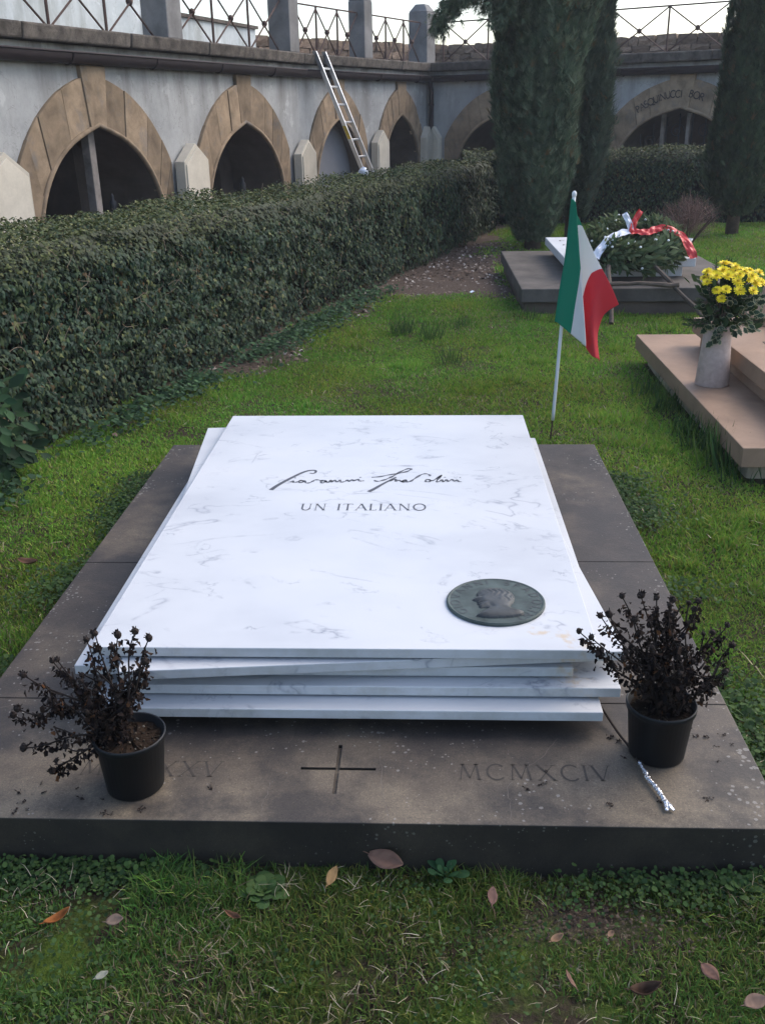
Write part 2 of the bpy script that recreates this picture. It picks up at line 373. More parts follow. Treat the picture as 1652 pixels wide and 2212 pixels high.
# stroke alphabet (roman capitals); 'k' thick, 't' thin; unit height
def _arc(cx, cy, rx, ry, a0, a1, n=14): return [(cx+rx*math.cos(R(a0+(a1-a0)*i/n)), cy+ry*math.sin(R(a0+(a1-a0)*i/n))) for i in range(n+1)]
GL = {
 'I': (.16, [('k', [(.08,0),(.08,1)])]), 'L': (.55, [('k', [(.1,0),(.1,1)]), ('t', [(.1,.025),(.5,.025),(.5,.16)])]),
 'U': (.8, [('k', [(.12,1),(.12,.35)]+_arc(.4,.35,.28,.33,180,360)[1:-1]+[(.68,.35)]), ('t', [(.68,.33),(.68,1)])]),
 'N': (.85, [('t', [(.12,0),(.12,1)]), ('k', [(.12,1),(.73,0)]), ('t', [(.73,0),(.73,1)])]),
 'T': (.75, [('k', [(.37,0),(.37,1)]), ('t', [(.03,.84),(.03,.97),(.72,.97),(.72,.84)])]),
 'A': (.8, [('t', [(.04,0),(.4,1)]), ('k', [(.4,1),(.78,0)]), ('t', [(.17,.35),(.62,.35)])]),
 'O': (.95, [('k', _arc(.47,.5,.42,.5,90,270)), ('k', _arc(.47,.5,.42,.5,270,450))]),
 'Q': (.95, [('k', _arc(.47,.5,.42,.5,90,450,26)), ('k', [(.5,.1),(.72,-.08),(.95,-.15)])]),
 'M': (1.0, [('t', [(.1,0),(.2,1)]), ('k', [(.2,1),(.5,.1)]), ('t', [(.5,.1),(.8,1)]), ('k', [(.8,1),(.9,0)])]),
 'C': (.8, [('k', _arc(.46,.5,.4,.5,45,315,22))]), 'G': (.88, [('k', _arc(.46,.5,.4,.5,45,320,22)), ('k', [(.78,.18),(.78,.45)])]),
 'X': (.8, [('k', [(.06,1),(.74,0)]), ('t', [(.72,1),(.08,0)])]), 'V': (.8, [('k', [(.04,1),(.4,0)]), ('t', [(.4,0),(.76,1)])]),
 'S': (.6, [('k', _arc(.29,.74,.22,.26,35,250,12)+_arc(.29,.26,.24,.26,80,-145,12))]),
 'P': (.62, [('k', [(.1,0),(.1,1)]), ('k', [(.1,.98)]+_arc(.28,.74,.25,.24,90,-90,12)+[(.1,.5)])]),
 'R': (.7, [('k', [(.1,0),(.1,1)]), ('k', [(.1,.98)]+_arc(.28,.74,.25,.24,90,-90,12)+[(.1,.5)]), ('k', [(.28,.5),(.66,0)])]),
 'B': (.66, [('k', [(.1,0),(.1,1)]), ('k', [(.1,.98)]+_arc(.26,.76,.22,.22,90,-90,10)+[(.1,.54)]), ('k', [(.1,.53)]+_arc(.28,.27,.27,.26,90,-90,10)+[(.1,.02)])]),
 'D': (.85, [('k', [(.1,0),(.1,1)]), ('k', [(.1,.98)]+_arc(.3,.5,.46,.48,90,-90,16)+[(.1,.02)])]),
 'E': (.58, [('k', [(.1,0),(.1,1)]), ('t', [(.1,.97),(.52,.97)]), ('t', [(.1,.5),(.46,.5)]), ('t', [(.1,.03),(.54,.03)])]),
 ' ': (.45, [])}
def text_w(txt, gap): return sum(GL[c][0]+gap for c in txt)-gap
def strokes(txt, gap=.16):
    out = []; x = 0
    for c in txt:
        w, st = GL[c]
        out.append((x+w/2, [(k, [(a-w/2, b) for a, b in pts]) for k, pts in st])); x += w+gap
    return out, x-gap
def letters(par, mat, txt, origin, ux, uy, h, wd=1., gap=.16, thick=.055, thin=.025, serif=True, lift=None, curve=None):
    """roman capitals on a plane. origin = lower left; ux/uy unit vectors; curve(sfrac)->(origin,ux,uy) for letters set along an arc"""
    gl, W = strokes(txt, gap); ux = Vector(ux); uy = Vector(uy)
    for cx, st in gl:
        if not st: continue
        mb = MB()
        if curve: o, ax, ay = curve(cx/W)
        else: o = Vector(origin)+ux*(cx*h*wd); ax, ay = ux, uy
        def put(pts, w):
            tmp = MB(); tmp.ribbon([(a*wd, b) for a, b in pts], w, 0)
            mb.add([Vector(o)+Vector(ax)*(v[0]*h)+Vector(ay)*(v[1]*h) for v in tmp.v], tmp.f)
        for kd, pts in st:
            put(pts, thick if kd == 'k' else thin)
            if serif:
                for e in (pts[0], pts[-1]):
                    if min(abs(e[1]), abs(e[1]-1)) < .02:
                        yy = .015 if e[1] < .5 else .985
                        put([(e[0]-.1/wd, yy), (e[0]+.1/wd, yy)], .016)
        mb.build('letter', mat, par)

# ------------------------------------------------------------------ layout of the place
HP = .12                                             # top of the main plinth
PX0, PX1, PY0, PY1 = -1.14, .766, 1.657, 4.192
HEDGE = [(-3.1, .6), (-2.62, 2.0), (-2.24, 3.3), (-1.98, 4.22), (-1.74, 5.17), (-1.43, 6.05), (-.77, 8.35), (.0, 10.6), (.55, 12.35), (.95, 13.75)]
def hedge_x(y):
    ys = [p[1] for p in HEDGE]; xs = [p[0] for p in HEDGE]; return np.interp(y, ys, xs)
RH_Y = 14.35                                         # front of the hedge across the back
P0, P1, P2, P3 = (-3.83, 9.7), (-1.9, 16.0), (.08, 20.3), (4.6, 17.2)
def gravel_f(x, y):
    """1 on the bare gravelly strip between the hedge and the wreath tomb"""
    n = (vnoise(x, y, 2.2, 3)-.5)*1.2+(vnoise(x, y, 7, 5)-.5)*.4
    a = np.clip((y-8.35+n*.5)/.5, 0, 1)*np.clip((.95-x+n*.2)/.25+np.clip((y-10.4)/1.5, 0, 1)*1.2, 0, 1)*np.clip((12.6-y)/1.5, .15, 1)
    b = np.clip(1-(x-hedge_x(y)-.15-n*.45)/.25, 0, 1)*np.clip((y-4.6)/1.5, 0, 1)
    c = .85*np.exp(-(((x-.36)/.15)**2+((y-1.53)/.05)**2))+.6*np.exp(-(((x+.35)/.10)**2+((y-1.62)/.035)**2))
    return np.clip(np.maximum(np.maximum(a, b), c*(.6+.8*vnoise(x, y, 9, 15))), 0, 1)
def bare_f(x, y):
    g = vnoise(x, y, 2.6, 8)*.6+vnoise(x, y, 9, 4)*.4
    near = np.clip((2.0-y)/.5, 0, 1)
    b = np.clip((g-.60)/.12, 0, 1)*np.clip(.55+near, 0, 1)
    b = np.maximum(b, np.exp(-(((x-.36)/.17)**2+((y-1.53)/.06)**2)))
    b = np.maximum(b, .6*np.exp(-(((x+.35)/.10)**2+((y-1.61)/.04)**2)))
    return b
def lawn_ok(x, y):
    ok = (x > hedge_x(y)+.02) & (y < RH_Y)
    ok &= ~((x > PX0-.005) & (x < PX1+.005) & (y > PY0-.005) & (y < PY1+.005))
    ok &= ~((x > .80) & (x < 2.58) & (y > 7.9) & (y < 10.0))
    ok &= ~((x > 1.40) & (y > 4.05) & (y < 6.22))
    return ok

# ---- ground: one sheet to the horizon, finely meshed where the lawn is seen
def build_ground():
    gx = np.r_[-220, -90, -40, -20, -12, -8, np.arange(-5, 7.01, .07), 9, 13, 20, 40, 90, 220]
    gy = np.r_[-220, -80, -30, -10, -3, np.arange(.4, 15.01, .07), 15.5, 16, 17, 18, 20, 22, 26, 35, 60, 120, 260]
    X, Y = np.meshgrid(gx, gy); h = hedge_x(Y)
    drop = np.maximum(np.clip((h-.45-X)/.8, 0, 1), np.clip((Y-RH_Y-.4)/.8, 0, 1))
    Z = (vnoise(X, Y, 1.1, 1)-.5)*.03+(vnoise(X, Y, 5, 2)-.5)*.014-.012
    near = (X > -6) & (X < 8) & (Y > 0) & (Y < 16); Z = np.where(near, Z, -.02)
    Z = Z-.65*drop*drop*(3-2*drop)
    V = np.stack([X, Y, Z], -1).reshape(-1, 3); ny, nx = X.shape
    i = (np.arange(ny-1)[:, None]*nx+np.arange(nx-1)[None]).ravel()
    loops = np.stack([i, i+1, i+1+nx, i+nx], 1).ravel()
    c = gravel_f(X, Y).reshape(-1, 1)*np.ones((1, 3))
    me = raw_mesh('ground', V, loops, np.full(len(i), 4), MAT['ground'], c, True)
    return tag(link('ground', me), kind='structure')
build_ground()

# ------------------------------------------------------------------ arcade walls
class Seg:
    def __init__(s, A, B):
        s.A = Vector((*A, 0)); s.d = Vector((B[0]-A[0], B[1]-A[1], 0)); s.L = s.d.length; s.d.normalize()
        n = Vector((s.d.y, -s.d.x, 0)); s.n = n if n.dot(-s.A) > 0 else -n
    def p(s, a, out, z): return s.A+s.d*a+s.n*out+Vector((0, 0, z))
    def xf(s, pts, out): return [s.p(a, out, z) for a, z in pts]
S1, S2, S3 = Seg(P0, P1), Seg(P1, P2), Seg(P2, P3)
def circ3(a, b, c):
    (x1, y1), (x2, y2), (x3, y3) = a, b, c
    D = 2*(x1*(y2-y3)+x2*(y3-y1)+x3*(y1-y2))
    ux = ((x1*x1+y1*y1)*(y2-y3)+(x2*x2+y2*y2)*(y3-y1)+(x3*x3+y3*y3)*(y1-y2))/D
    uy = ((x1*x1+y1*y1)*(x3-x2)+(x2*x2+y2*y2)*(x1-x3)+(x3*x3+y3*y3)*(x2-x1))/D
    return ux, uy, math.hypot(x1-ux, y1-uy)
ZB, ZT = -.7, 2.17
def arc_pts(c, p_from, p_to, n):
    a0 = math.atan2(p_from[1]-c[1], p_from[0]-c[0]); a1 = math.atan2(p_to[1]-c[1], p_to[0]-c[0])
    return [(c[0]+c[2]*math.cos(a0+(a1-a0)*i/n), c[1]+c[2]*math.sin(a0+(a1-a0)*i/n)) for i in range(n+1)]
def half_profile(k, dz=0.):
    i0, i1, i2 = (0, 1.43+dz), (.75*k, 1.14+dz*.6), (1.12*k, .6)
    o0, o1, o2 = (0, 1.90+dz*.5), (.85*k, 1.60+dz*.4), (1.41*k, 1.0)
    ci, co = circ3(i0, i1, i2), circ3(o0, o1, o2)
    kx = .13*k**.5
    ctl = [(1.155, .45), (1.12, .6), (1.03, .79), (.90, .965), (.74, 1.115), (.57, 1.225), (.40, 1.305), (.2, 1.372), (0, 1.43)]
    ctl = [Vector((x*k, z+dz*min(1, max(0, (z-.5)/.6)), 0)) for x, z in ctl]
    sp = [(v.x, v.y) for v in spline(ctl, 8)]; sp = [q for q in sp if q[0] >= kx]
    idx = np.linspace(0, len(sp)-1, 17); inn = [(float(np.interp(i, range(len(sp)), [q[0] for q in sp])), float(np.interp(i, range(len(sp)), [q[1] for q in sp]))) for i in idx]
    ko = .19*k**.5
    out = arc_pts(co, o2, (ko, co[1]+math.sqrt(co[2]**2-(ko-co[0])**2)), 16)
    return inn, out, i0, 1.155*k, 1.41*k
def arcade_wing(label, segs, extra_end=None):
    """segs: list of (Seg, start, end, [(centre, k, dz, filled)])"""
    base = segs[0][0].p(1.0, 0, ZB)
    root = thing('arcade', label, 'arcade', tuple(base))
    wall = MB(); vault = MB()
    for sg, s0, s1, arches in segs:
        cur = s0
        def quad(a, za, b, zb):
            wall.add([sg.p(a, 0, za), sg.p(b, 0, zb), sg.p(b, 0, ZT), sg.p(a, 0, ZT)], [(0, 1, 2, 3)])
        for c, k, dz, filled in arches:
            inn, out, apex, hw, ow = half_profile(k, dz)
            prof = [(c-x, z) for x, z in inn]+[(c, apex[1])]+[(c+x, z) for x, z in reversed(inn)]
            n = max(1, int((c-hw-cur)/.3))
            for i in range(n): quad(cur+(c-hw-cur)*i/n, ZB, cur+(c-hw-cur)*(i+1)/n, ZB)
            for (a, za), (b, zb) in zip(prof, prof[1:]): quad(a, za, b, zb)
            full = [(c-hw, ZB)]+prof+[(c+hw, ZB)]
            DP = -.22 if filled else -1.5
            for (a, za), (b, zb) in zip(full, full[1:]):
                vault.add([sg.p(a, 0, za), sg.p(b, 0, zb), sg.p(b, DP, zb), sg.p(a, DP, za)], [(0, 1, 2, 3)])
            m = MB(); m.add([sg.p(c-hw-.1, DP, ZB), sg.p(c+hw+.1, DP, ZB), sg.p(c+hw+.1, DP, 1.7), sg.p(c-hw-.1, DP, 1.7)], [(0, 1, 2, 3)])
            m.build('plastered_infill' if filled else 'back_wall', MAT['infill' if filled else 'voidstone'], root)
            cur = c+hw
            # voussoirs: four curved stones and two straight ones on each side, then the keystone
            for sd in (-1, 1):
                cuts = [0, 4, 8, 12, 16]
                jit = [0]+[random.choice((-1, 0, 1)) for _ in range(3)]+[0]
                cuts = [q+j for q, j in zip(cuts, jit)]
                for q0, q1 in zip(cuts, cuts[1:]):
                    a = [inn[i] for i in range(q0, q1+1)]; b = [out[i] for i in range(q0, q1+1)]
                    poly = a+b[::-1]; g = .003
                    mx = sum(p[0] for p in poly)/len(poly); mz = sum(p[1] for p in poly)/len(poly)
                    poly = [(x-(g if x > mx else -g), z-(g if z > mz else -g)) for x, z in poly]
                    pr = .035+random.uniform(-.008, .012)
                    m = MB(); m.prism(sg.xf([(c+sd*x, z) for x, z in poly], -.05), sg.xf([(c+sd*x, z) for x, z in poly], pr))
                    m.build('voussoir', MAT['sand'], root, bevel=.006)
                for z0, z1 in ((ZB, -.1), (-.1, .45)):
                    g = .006; m = MB(); zo = 1.0 if z1 == .45 else z1
                    poly = [(inn[0][0], z0+g), (out[0][0], z0+g), (out[0][0], zo-g), (inn[0][0], z1-g)]
                    m.prism(sg.xf([(c+sd*x, z) for x, z in poly], -.05), sg.xf([(c+sd*x, z) for x, z in poly], .03+random.uniform(0, .01)))
                    m.build('voussoir', MAT['sand'], root, bevel=.01)
            (kx, kz), (kox, koz) = inn[-1], out[-1]
            m = MB(); poly = [(-kx+.005, kz), (0, apex[1]), (kx-.005, kz), (kox+.02, koz), (kox+.03, 1.985), (-kox-.03, 1.985), (-kox-.02, koz)]
            m.prism(sg.xf([(c+x, z) for x, z in poly], -.05), sg.xf([(c+x, z) for x, z in poly], .05)); m.build('keystone', MAT['sand'], root, bevel=.01)
            m = MB(); m.tube([sg.p(a, .035, z-.012) for a, z in full], .028, 6); m.build('arch_moulding', MAT['sand'], root, smooth=True)
        n = max(1, int((s1-cur)/.3))
        for i in range(n): quad(cur+(s1-cur)*i/n, ZB, cur+(s1-cur)*(i+1)/n, ZB)
        # thickness: top and rear faces of the wall mass
        wall.add([sg.p(s0, 0, ZT), sg.p(s1, 0, ZT), sg.p(s1, -2.6, ZT), sg.p(s0, -2.6, ZT)], [(0, 1, 2, 3)])
        # cornice blocks
        s = s0
        while s < s1-.05:
            e = min(s1, s+random.uniform(1.3, 2.1)); e = s1 if s1-e < .5 else e
            m = MB(); q = random.uniform(-.012, .012)
            m.prism([sg.p(s+.004, -.5, 2.175), sg.p(e-.004, -.5, 2.175), sg.p(e-.004, .13+q, 2.175), sg.p(s+.004, .13+q, 2.175)],
                    [sg.p(s+.004, -.5, 2.32), sg.p(e-.004, -.5, 2.32), sg.p(e-.004, .15+q, 2.32), sg.p(s+.004, .15+q, 2.32)])
            m.build('cornice_block', MAT['cornice'], root, bevel=.02); s = e
        # half round gutter under the cornice
        g = MB(); r = .078; a = [math.pi+math.pi*i/10 for i in range(11)]
        oc = .095; sc = 2.085
        for rr in (r, r-.006):
            b = len(g.v); g.v += [tuple(sg.p(t, oc+rr*math.cos(x), sc+rr*math.sin(x)*1.25)) for t in (s0, s1) for x in a]
            fs = [(b+i, b+i+1, b+12+i, b+11+i) for i in range(10)]; g.f += fs; g.mi += [0]*len(fs)
        g.tube([sg.p(s0, oc+r, sc+.006), sg.p(s1, oc+r, sc+.006)], .011, 6)
        g.build('gutter', MAT['gutter'], root, smooth=True)
        t = s0+.9
        while t < s1:
            c2 = MB(); pts = [sg.p(t, oc+(r+.006)*math.cos(x), sc+(r+.006)*math.sin(x)*1.25) for x in a]; c2.tube(pts, .008, 4); c2.build('gutter_bracket', MAT['gutter'], root); t += 1.55
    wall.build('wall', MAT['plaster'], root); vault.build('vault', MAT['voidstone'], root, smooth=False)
    return root
A1, A2, A3, A4, A5, A6 = (1.28, 1., 0, 0), (4.70, 1., -.02, 0), (1.19, .69, .0, 1), (3.50, .66, .03, 0), (1.78, .98, .05, 0), (5.0, 1., .08, 0)
wingL = arcade_wing('long blue-grey plastered arcade with sandstone arches receding from the left to the corner', [(S1, -3.2, S1.L, [A1, A2]), (S2, 0, S2.L, [A3, A4])])
wingR = arcade_wing('plastered arcade wing behind the cypresses with an inscribed sandstone arch', [(S3, 0, 8.2, [A5, A6])])
# inner piers and dim memorial panels inside the vaults
def vault_furniture(root, sg, c, w):
    m = MB(); m.prism(sg.xf([(c+w*.55, ZB), (c+w*.95, ZB), (c+w*.75, 1.1), (c+w*.45, 1.3)], -1.2), sg.xf([(c+w*.55, ZB), (c+w*.95, ZB), (c+w*.75, 1.1), (c+w*.45, 1.3)], -.7)); m.build('inner_rib', MAT['voidstone'], root)
    for a in (-.45, .1):
        m = MB(); m.prism(sg.xf([(c+a*w, .2), (c+(a+.4)*w, .2), (c+(a+.4)*w, .85), (c+a*w, .85)], -1.49), sg.xf([(c+a*w, .2), (c+(a+.4)*w, .2), (c+(a+.4)*w, .85), (c+a*w, .85)], -1.46)); m.build('memorial_plaque', MAT['plaque'], root)
for sg, (c, k, _, fl), rt in ((S1, A1, wingL), (S1, A2, wingL), (S2, A4, wingL), (S3, A5, wingR), (S3, A6, wingR)): vault_furniture(rt, sg, c, 1.12*k)
# carved name along the inscribed arch
inn, out, apex, _, _ = half_profile(A6[1], A6[2])
mid = [((i[0]*.48+o[0]*.52), (i[1]*.48+o[1]*.52)) for i, o in zip(inn, out)]
path = [(-x, z) for x, z in mid]+[(x, z) for x, z in reversed(mid)]
cum = [0]
for a, b in zip(path, path[1:]): cum.append(cum[-1]+math.dist(a, b))
def arch_curve(f0, f1):
    def fn(t):
        s = cum[-1]*(f0+(f1-f0)*t); i = max(j for j in range(len(cum)-1) if cum[j] <= s); u = (s-cum[i])/(cum[i+1]-cum[i])
        a, b = path[i], path[i+1]; x = a[0]+(b[0]-a[0])*u; z = a[1]+(b[1]-a[1])*u; L = math.dist(a, b); tx, tz = (b[0]-a[0])/L, (b[1]-a[1])/L
        ux = S3.d*tx+Vector((0, 0, tz)); uy = S3.d*(-tz)+Vector((0, 0, tx))
        return S3.p(5.0+x, .06, z)-uy*.06, ux, uy
    return fn
letters(wingR, MAT['cutp'], 'PASQUINUCCI', None, (1, 0, 0), (0, 0, 1), .105, 1.1, .28, .08, .05, True, curve=arch_curve(.27, .505))
letters(wingR, MAT['cutp'], 'BOR', None, (1, 0, 0), (0, 0, 1), .105, 1.1, .28, .08, .05, True, curve=arch_curve(.545, .615))
# iron gate in the inscribed arch
gt = thing('iron_gate', 'dark iron gate with scrollwork inside the inscribed arch', 'gate', tuple(S3.p(5.0, -.3, ZB)))
for a in np.linspace(-1.0, 1.0, 10):
    wide = abs(abs(a)-.333) < .05 or abs(a) > .95
    zt = 1.40-.55*a*a
    m = MB(); m.tube([S3.p(5.0+a, -.3, ZB), S3.p(5.0+a, -.3, zt)], .012, 5); m.build('bar', MAT['dark_iron'], gt)
for a in (-.37, .07):
    m = MB(); m.prism([S3.p(5+a-.03, -.27, ZB), S3.p(5+a+.03, -.27, ZB), S3.p(5+a+.03, -.21, ZB), S3.p(5+a-.03, -.21, ZB)], [S3.p(5+a-.03, -.27, 1.4), S3.p(5+a+.03, -.27, 1.4), S3.p(5+a+.03, -.21, 1.4), S3.p(5+a-.03, -.21, 1.4)]); m.build('gate_stile', MAT['wood'], gt)
for a, z, r in [(-.62, .95, .12), (-.62, .68, .1), (-.15, 1.12, .13), (-.15, .84, .11), (.32, 1.12, .13), (.32, .84, .11), (.62, .95, .12), (-.9, .7, .09)]:
    m = MB(); m.tube([S3.p(5+a+r*(1-t/22)*math.cos(t*.55), -.295, z+r*(1-t/22)*math.sin(t*.55)) for t in range(20)], .008, 4); m.build('scroll', MAT['dark_iron'], gt)
for z in (.55, 0.):
    m = MB(); m.tube([S3.p(3.95, -.3, z), S3.p(6.05, -.3, z)], .014, 5); m.build('cross_bar', MAT['dark_iron'], gt)

# downpipe in the corner
dp = MB(); dp.tube([S3.p(.12, .10, 2.0), S3.p(.12, .10, 1.92), S3.p(.12, .075, 1.85), S3.p(.12, .075, ZB)], .045, 10)
o = dp.build('downpipe', MAT['gutter'], wingR, smooth=True)
for z in (1.6, .7):
    m = MB(); m.tube([S3.p(.12, .075, z-.02), S3.p(.12, .075, z+.02)], .054, 10); m.build('pipe_collar', MAT['gutter'], wingR)

# pale pointed marker stones along the piers
def marker(sg, s, w, zt, label, out=.04, th=.13):
    b = sg.p(s, out+th/2, ZB); root = thing('pointed_marker', label, 'marker', tuple(b), 'pale pointed marker stones along the arcade')
    h = w/2; prof = [(-h, ZB), (h, ZB), (h, zt-.2), (0, zt), (-h, zt-.2)]
    m = MB(); m.prism(sg.xf([(s+a, z) for a, z in prof], out), sg.xf([(s+a, z) for a, z in prof], out+th)); m.build('stone', MAT['pale'], root, bevel=.008)
    q = h-.035; prof = [(-q, ZB), (q, ZB), (q, zt-.235), (0, zt-.05), (-q, zt-.235)]
    m = MB(); m.prism(sg.xf([(s+a, z) for a, z in prof], out+th-.004), sg.xf([(s+a, z) for a, z in prof], out+th+.014)); m.build('raised_panel', MAT['pale'], root, bevel=.004)
marker(S1, -.42, .62, 1.22, 'pale pointed marker stone left of the first arch, cut by the frame')
marker(S1, 3.05, .60, 1.18, 'pale pointed marker stone between the two nearest left arches')
marker(S1, 6.52, .58, 1.12, 'pale pointed marker stone left of the ladder')
marker(S2, 2.50, .46, 1.2, 'pale pointed marker stone right of the ladder foot')
marker(S2, 4.42, .30, 1.22, 'narrow pale marker stone just left of the corner downpipe', .05)
marker(S3, .20, .30, 1.22, 'narrow pale marker stone just right of the corner downpipe', .03, .10)
marker(S3, 3.38, .56, 1.2, 'pale pointed marker stone beside the big cypress')
marker(S3, 6.55, .6, 1.25, 'pale pointed marker stone at the right edge behind the slim cypress')

# stone posts and iron railing on the cornice
def post(sg, s, label, ht=1.0, w=.34, out=-.08):
    c = sg.p(s, out, 2.32); root = thing('stone_post', label, 'post', tuple(c), 'stone posts of the terrace railing'); h = w/2
    cor = lambda k, z: [sg.p(s-h*k, out-h*k, z), sg.p(s+h*k, out-h*k, z), sg.p(s+h*k, out+h*k, z), sg.p(s-h*k, out+h*k, z)]
    m = MB(); m.prism(cor(1, 2.32), cor(1, 2.32+ht-.14)); m.build('shaft', MAT['post'], root, bevel=.015)
    m = MB(); m.prism(cor(1.0, 2.322+ht-.14), cor(.5, 2.32+ht)); m.build('chamfered_top', MAT['post'], root, bevel=.012)
post(S1, 2.95, 'stone railing post nearest the left edge, above the first marker'); post(S1, 6.35, 'stone railing post above the ladder top'); post(S2, 2.2, 'slim stone railing post between ladder and corner', w=.3)
post(S2, S2.L-.02, 'chamfered stone railing post on the corner of the arcade', w=.38, out=-.12); post(S3, 3.42, 'stone railing post half hidden behind the big cypress'); post(S3, 7.2, 'stone railing post behind the slim cypress'); 
def railing(sg, a, b, n, label, out=-.06):
    root = thing('iron_railing', label, 'railing', tuple(sg.p((a+b)/2, out, 2.32)), 'rusty iron railing panels'); z0, z1 = 2.315, 3.0
    m = MB(); m.tube([sg.p(a, out, z1), sg.p(b, out, z1)], .013, 5); m.build('top_rail', MAT['iron'], root)
    xs = np.linspace(a, b, n+1)
    for x in xs[1:-1] if a > -3 else xs[:-1]:
        m = MB(); m.tube([sg.p(x, out, z0), sg.p(x, out, z1)], .017, 5); m.build('upright', MAT['iron'], root)
    if sg is S3:
        for x in (xs[0], xs[-1]): m = MB(); m.tube([sg.p(x, out, z0), sg.p(x, out, z1)], .017, 5); m.build('upright', MAT['iron'], root)
    for x0, x1 in zip(xs, xs[1:]):
        for u, v, dd in ((x0, x1, .012), (x1, x0, -.012)):
            m = MB(); m.tube([sg.p(u, out+dd, z0), sg.p(v, out+dd, z1-.01)], .012, 5); m.build('brace', MAT['iron'], root)
        m = MB(); c = sg.p((x0+x1)/2, out, (z0+z1)/2)
        m.lathe([(.0, -.045), (.03, -.03), (.042, 0), (.03, .03), (0., .045)], (0, 0, 0), 8, False)
        m.v = [tuple(c+Vector(v)) for v in m.v]; m.build('rosette', MAT['iron'], root, smooth=True)
railing(S1, -3.15, 2.76, 6, 'rusty iron railing of crossed bars at the far left, in front of pale plaster')
railing(S1, 3.13, 6.17, 3, 'rusty iron railing of crossed bars between the two left posts')
railing(S2, .05, 2.03, 3, 'rusty iron railing of crossed bars above the ladder arch'); railing(S2, 2.37, 4.50, 3, 'rusty iron railing of crossed bars next to the corner post')
railing(S3, .30, 3.2, 3, 'rusty iron railing of crossed bars left of the big cypress crown'); railing(S3, 3.66, 6.6, 3, 'rusty iron railing of crossed bars between the two cypresses')

# terrace behind the railing
m = MB()
for sg, a, b in ((S1, -3.2, S1.L), (S2, 0, S2.L), (S3, 0, 8.2)):
    m.add([sg.p(a, -.45, 2.29), sg.p(b, -.45, 2.29), sg.p(b, -9, 2.29), sg.p(a, -9, 2.29)], [(0, 1, 2, 3)])
tm = m.build('terrace', MAT['mortar']); tag(tm, kind='structure')
B1 = Seg((-5.9, 7.6), (-2.80, 17.86))
bl = thing('plastered_house', 'pale blue-green plastered house wall behind the railing at far left', 'building', tuple(B1.p(0, 0, 2.3)))
m = MB(); m.prism([B1.p(-1, 0, 2.28), B1.p(8.05, 0, 2.28), B1.p(8.05, -3, 2.28), B1.p(-1, -3, 2.28)], [B1.p(-1, 0, 5.4), B1.p(8.05, 0, 5.4), B1.p(8.05, -3, 5.4), B1.p(-1, -3, 5.4)]); m.build('wall', MAT['plaster2'], bl, bevel=.03)
m = MB(); m.prism([B1.p(-1.2, .25, 5.41), B1.p(8.3, .25, 5.41), B1.p(8.3, -3.2, 5.41), B1.p(-1.2, -3.2, 5.41)], [B1.p(-1.2, -1.2, 6.2), B1.p(8.3, -1.2, 6.2), B1.p(8.3, -1.6, 6.2), B1.p(-1.2, -1.6, 6.2)]); m.build('roof', MAT['rubble'], bl)
m = MB(); m.prism([B1.p(7.3, .005, 2.28), B1.p(8.04, .005, 2.28), B1.p(8.04, .05, 2.28), B1.p(7.3, .05, 2.28)], [B1.p(7.3, .005, 2.86), B1.p(8.04, .005, 2.86), B1.p(8.04, .05, 2.86), B1.p(7.3, .05, 2.86)]); m.build('plaster_band', MAT['white'], bl)
lw = thing('low_white_wall', 'low whitewashed wall with dark coping behind the second railing', 'wall', tuple(B1.p(9.3, 0, 2.3)))
m = MB(); m.prism([B1.p(8.08, .02, 2.28), B1.p(10.7, .02, 2.28), B1.p(10.7, -.3, 2.28), B1.p(8.08, -.3, 2.28)], [B1.p(8.08, .02, 2.80), B1.p(10.7, .02, 2.78), B1.p(10.7, -.3, 2.78), B1.p(8.08, -.3, 2.80)]); m.build('wall', MAT['plaster2'], lw)
m = MB(); m.prism([B1.p(8.08, .06, 2.803), B1.p(10.74, .06, 2.783), B1.p(10.74, -.34, 2.783), B1.p(8.08, -.34, 2.803)], [B1.p(8.08, .06, 2.85), B1.p(10.74, .06, 2.83), B1.p(10.74, -.34, 2.83), B1.p(8.08, -.34, 2.85)]); m.build('coping', MAT['cornice'], lw)
# rubble parapet: stones built one by one
def stone_mesh(i):
    rg = np.random.default_rng(50+i); g = np.array([(x, y, z) for x in (-.5, 0, .5) for y in (-.5, .5) for z in (-.5, 0, .5)], float)
    g[:, [0, 2]] *= 1+rg.uniform(-.14, .04, (len(g), 2)); cor = (np.abs(g[:, 0]) > .35) & (np.abs(g[:, 2]) > .35); g[cor] *= .95; g[:, 1] += rg.uniform(-.12, .12, len(g))
    id_ = lambda x, y, z: x*6+y*3+z; f = []
    for x in (0, 1):
        for z in (0, 1): f += [(id_(x,0,z),id_(x+1,0,z),id_(x+1,0,z+1),id_(x,0,z+1)), (id_(x,1,z),id_(x,1,z+1),id_(x+1,1,z+1),id_(x+1,1,z))]
        f += [(id_(x,0,0),id_(x,1,0),id_(x+1,1,0),id_(x+1,0,0)), (id_(x,0,2),id_(x+1,0,2),id_(x+1,1,2),id_(x,1,2))]
        f += [(id_(0,0,x),id_(0,0,x+1),id_(0,1,x+1),id_(0,1,x)), (id_(2,0,x),id_(2,1,x),id_(2,1,x+1),id_(2,0,x+1))]
    me = bpy.data.meshes.new('stone'); me.from_pydata([tuple(v) for v in g], [], f); me.materials.append(MAT['rubble']); me.update(); return me
SM = [stone_mesh(i) for i in range(7)]
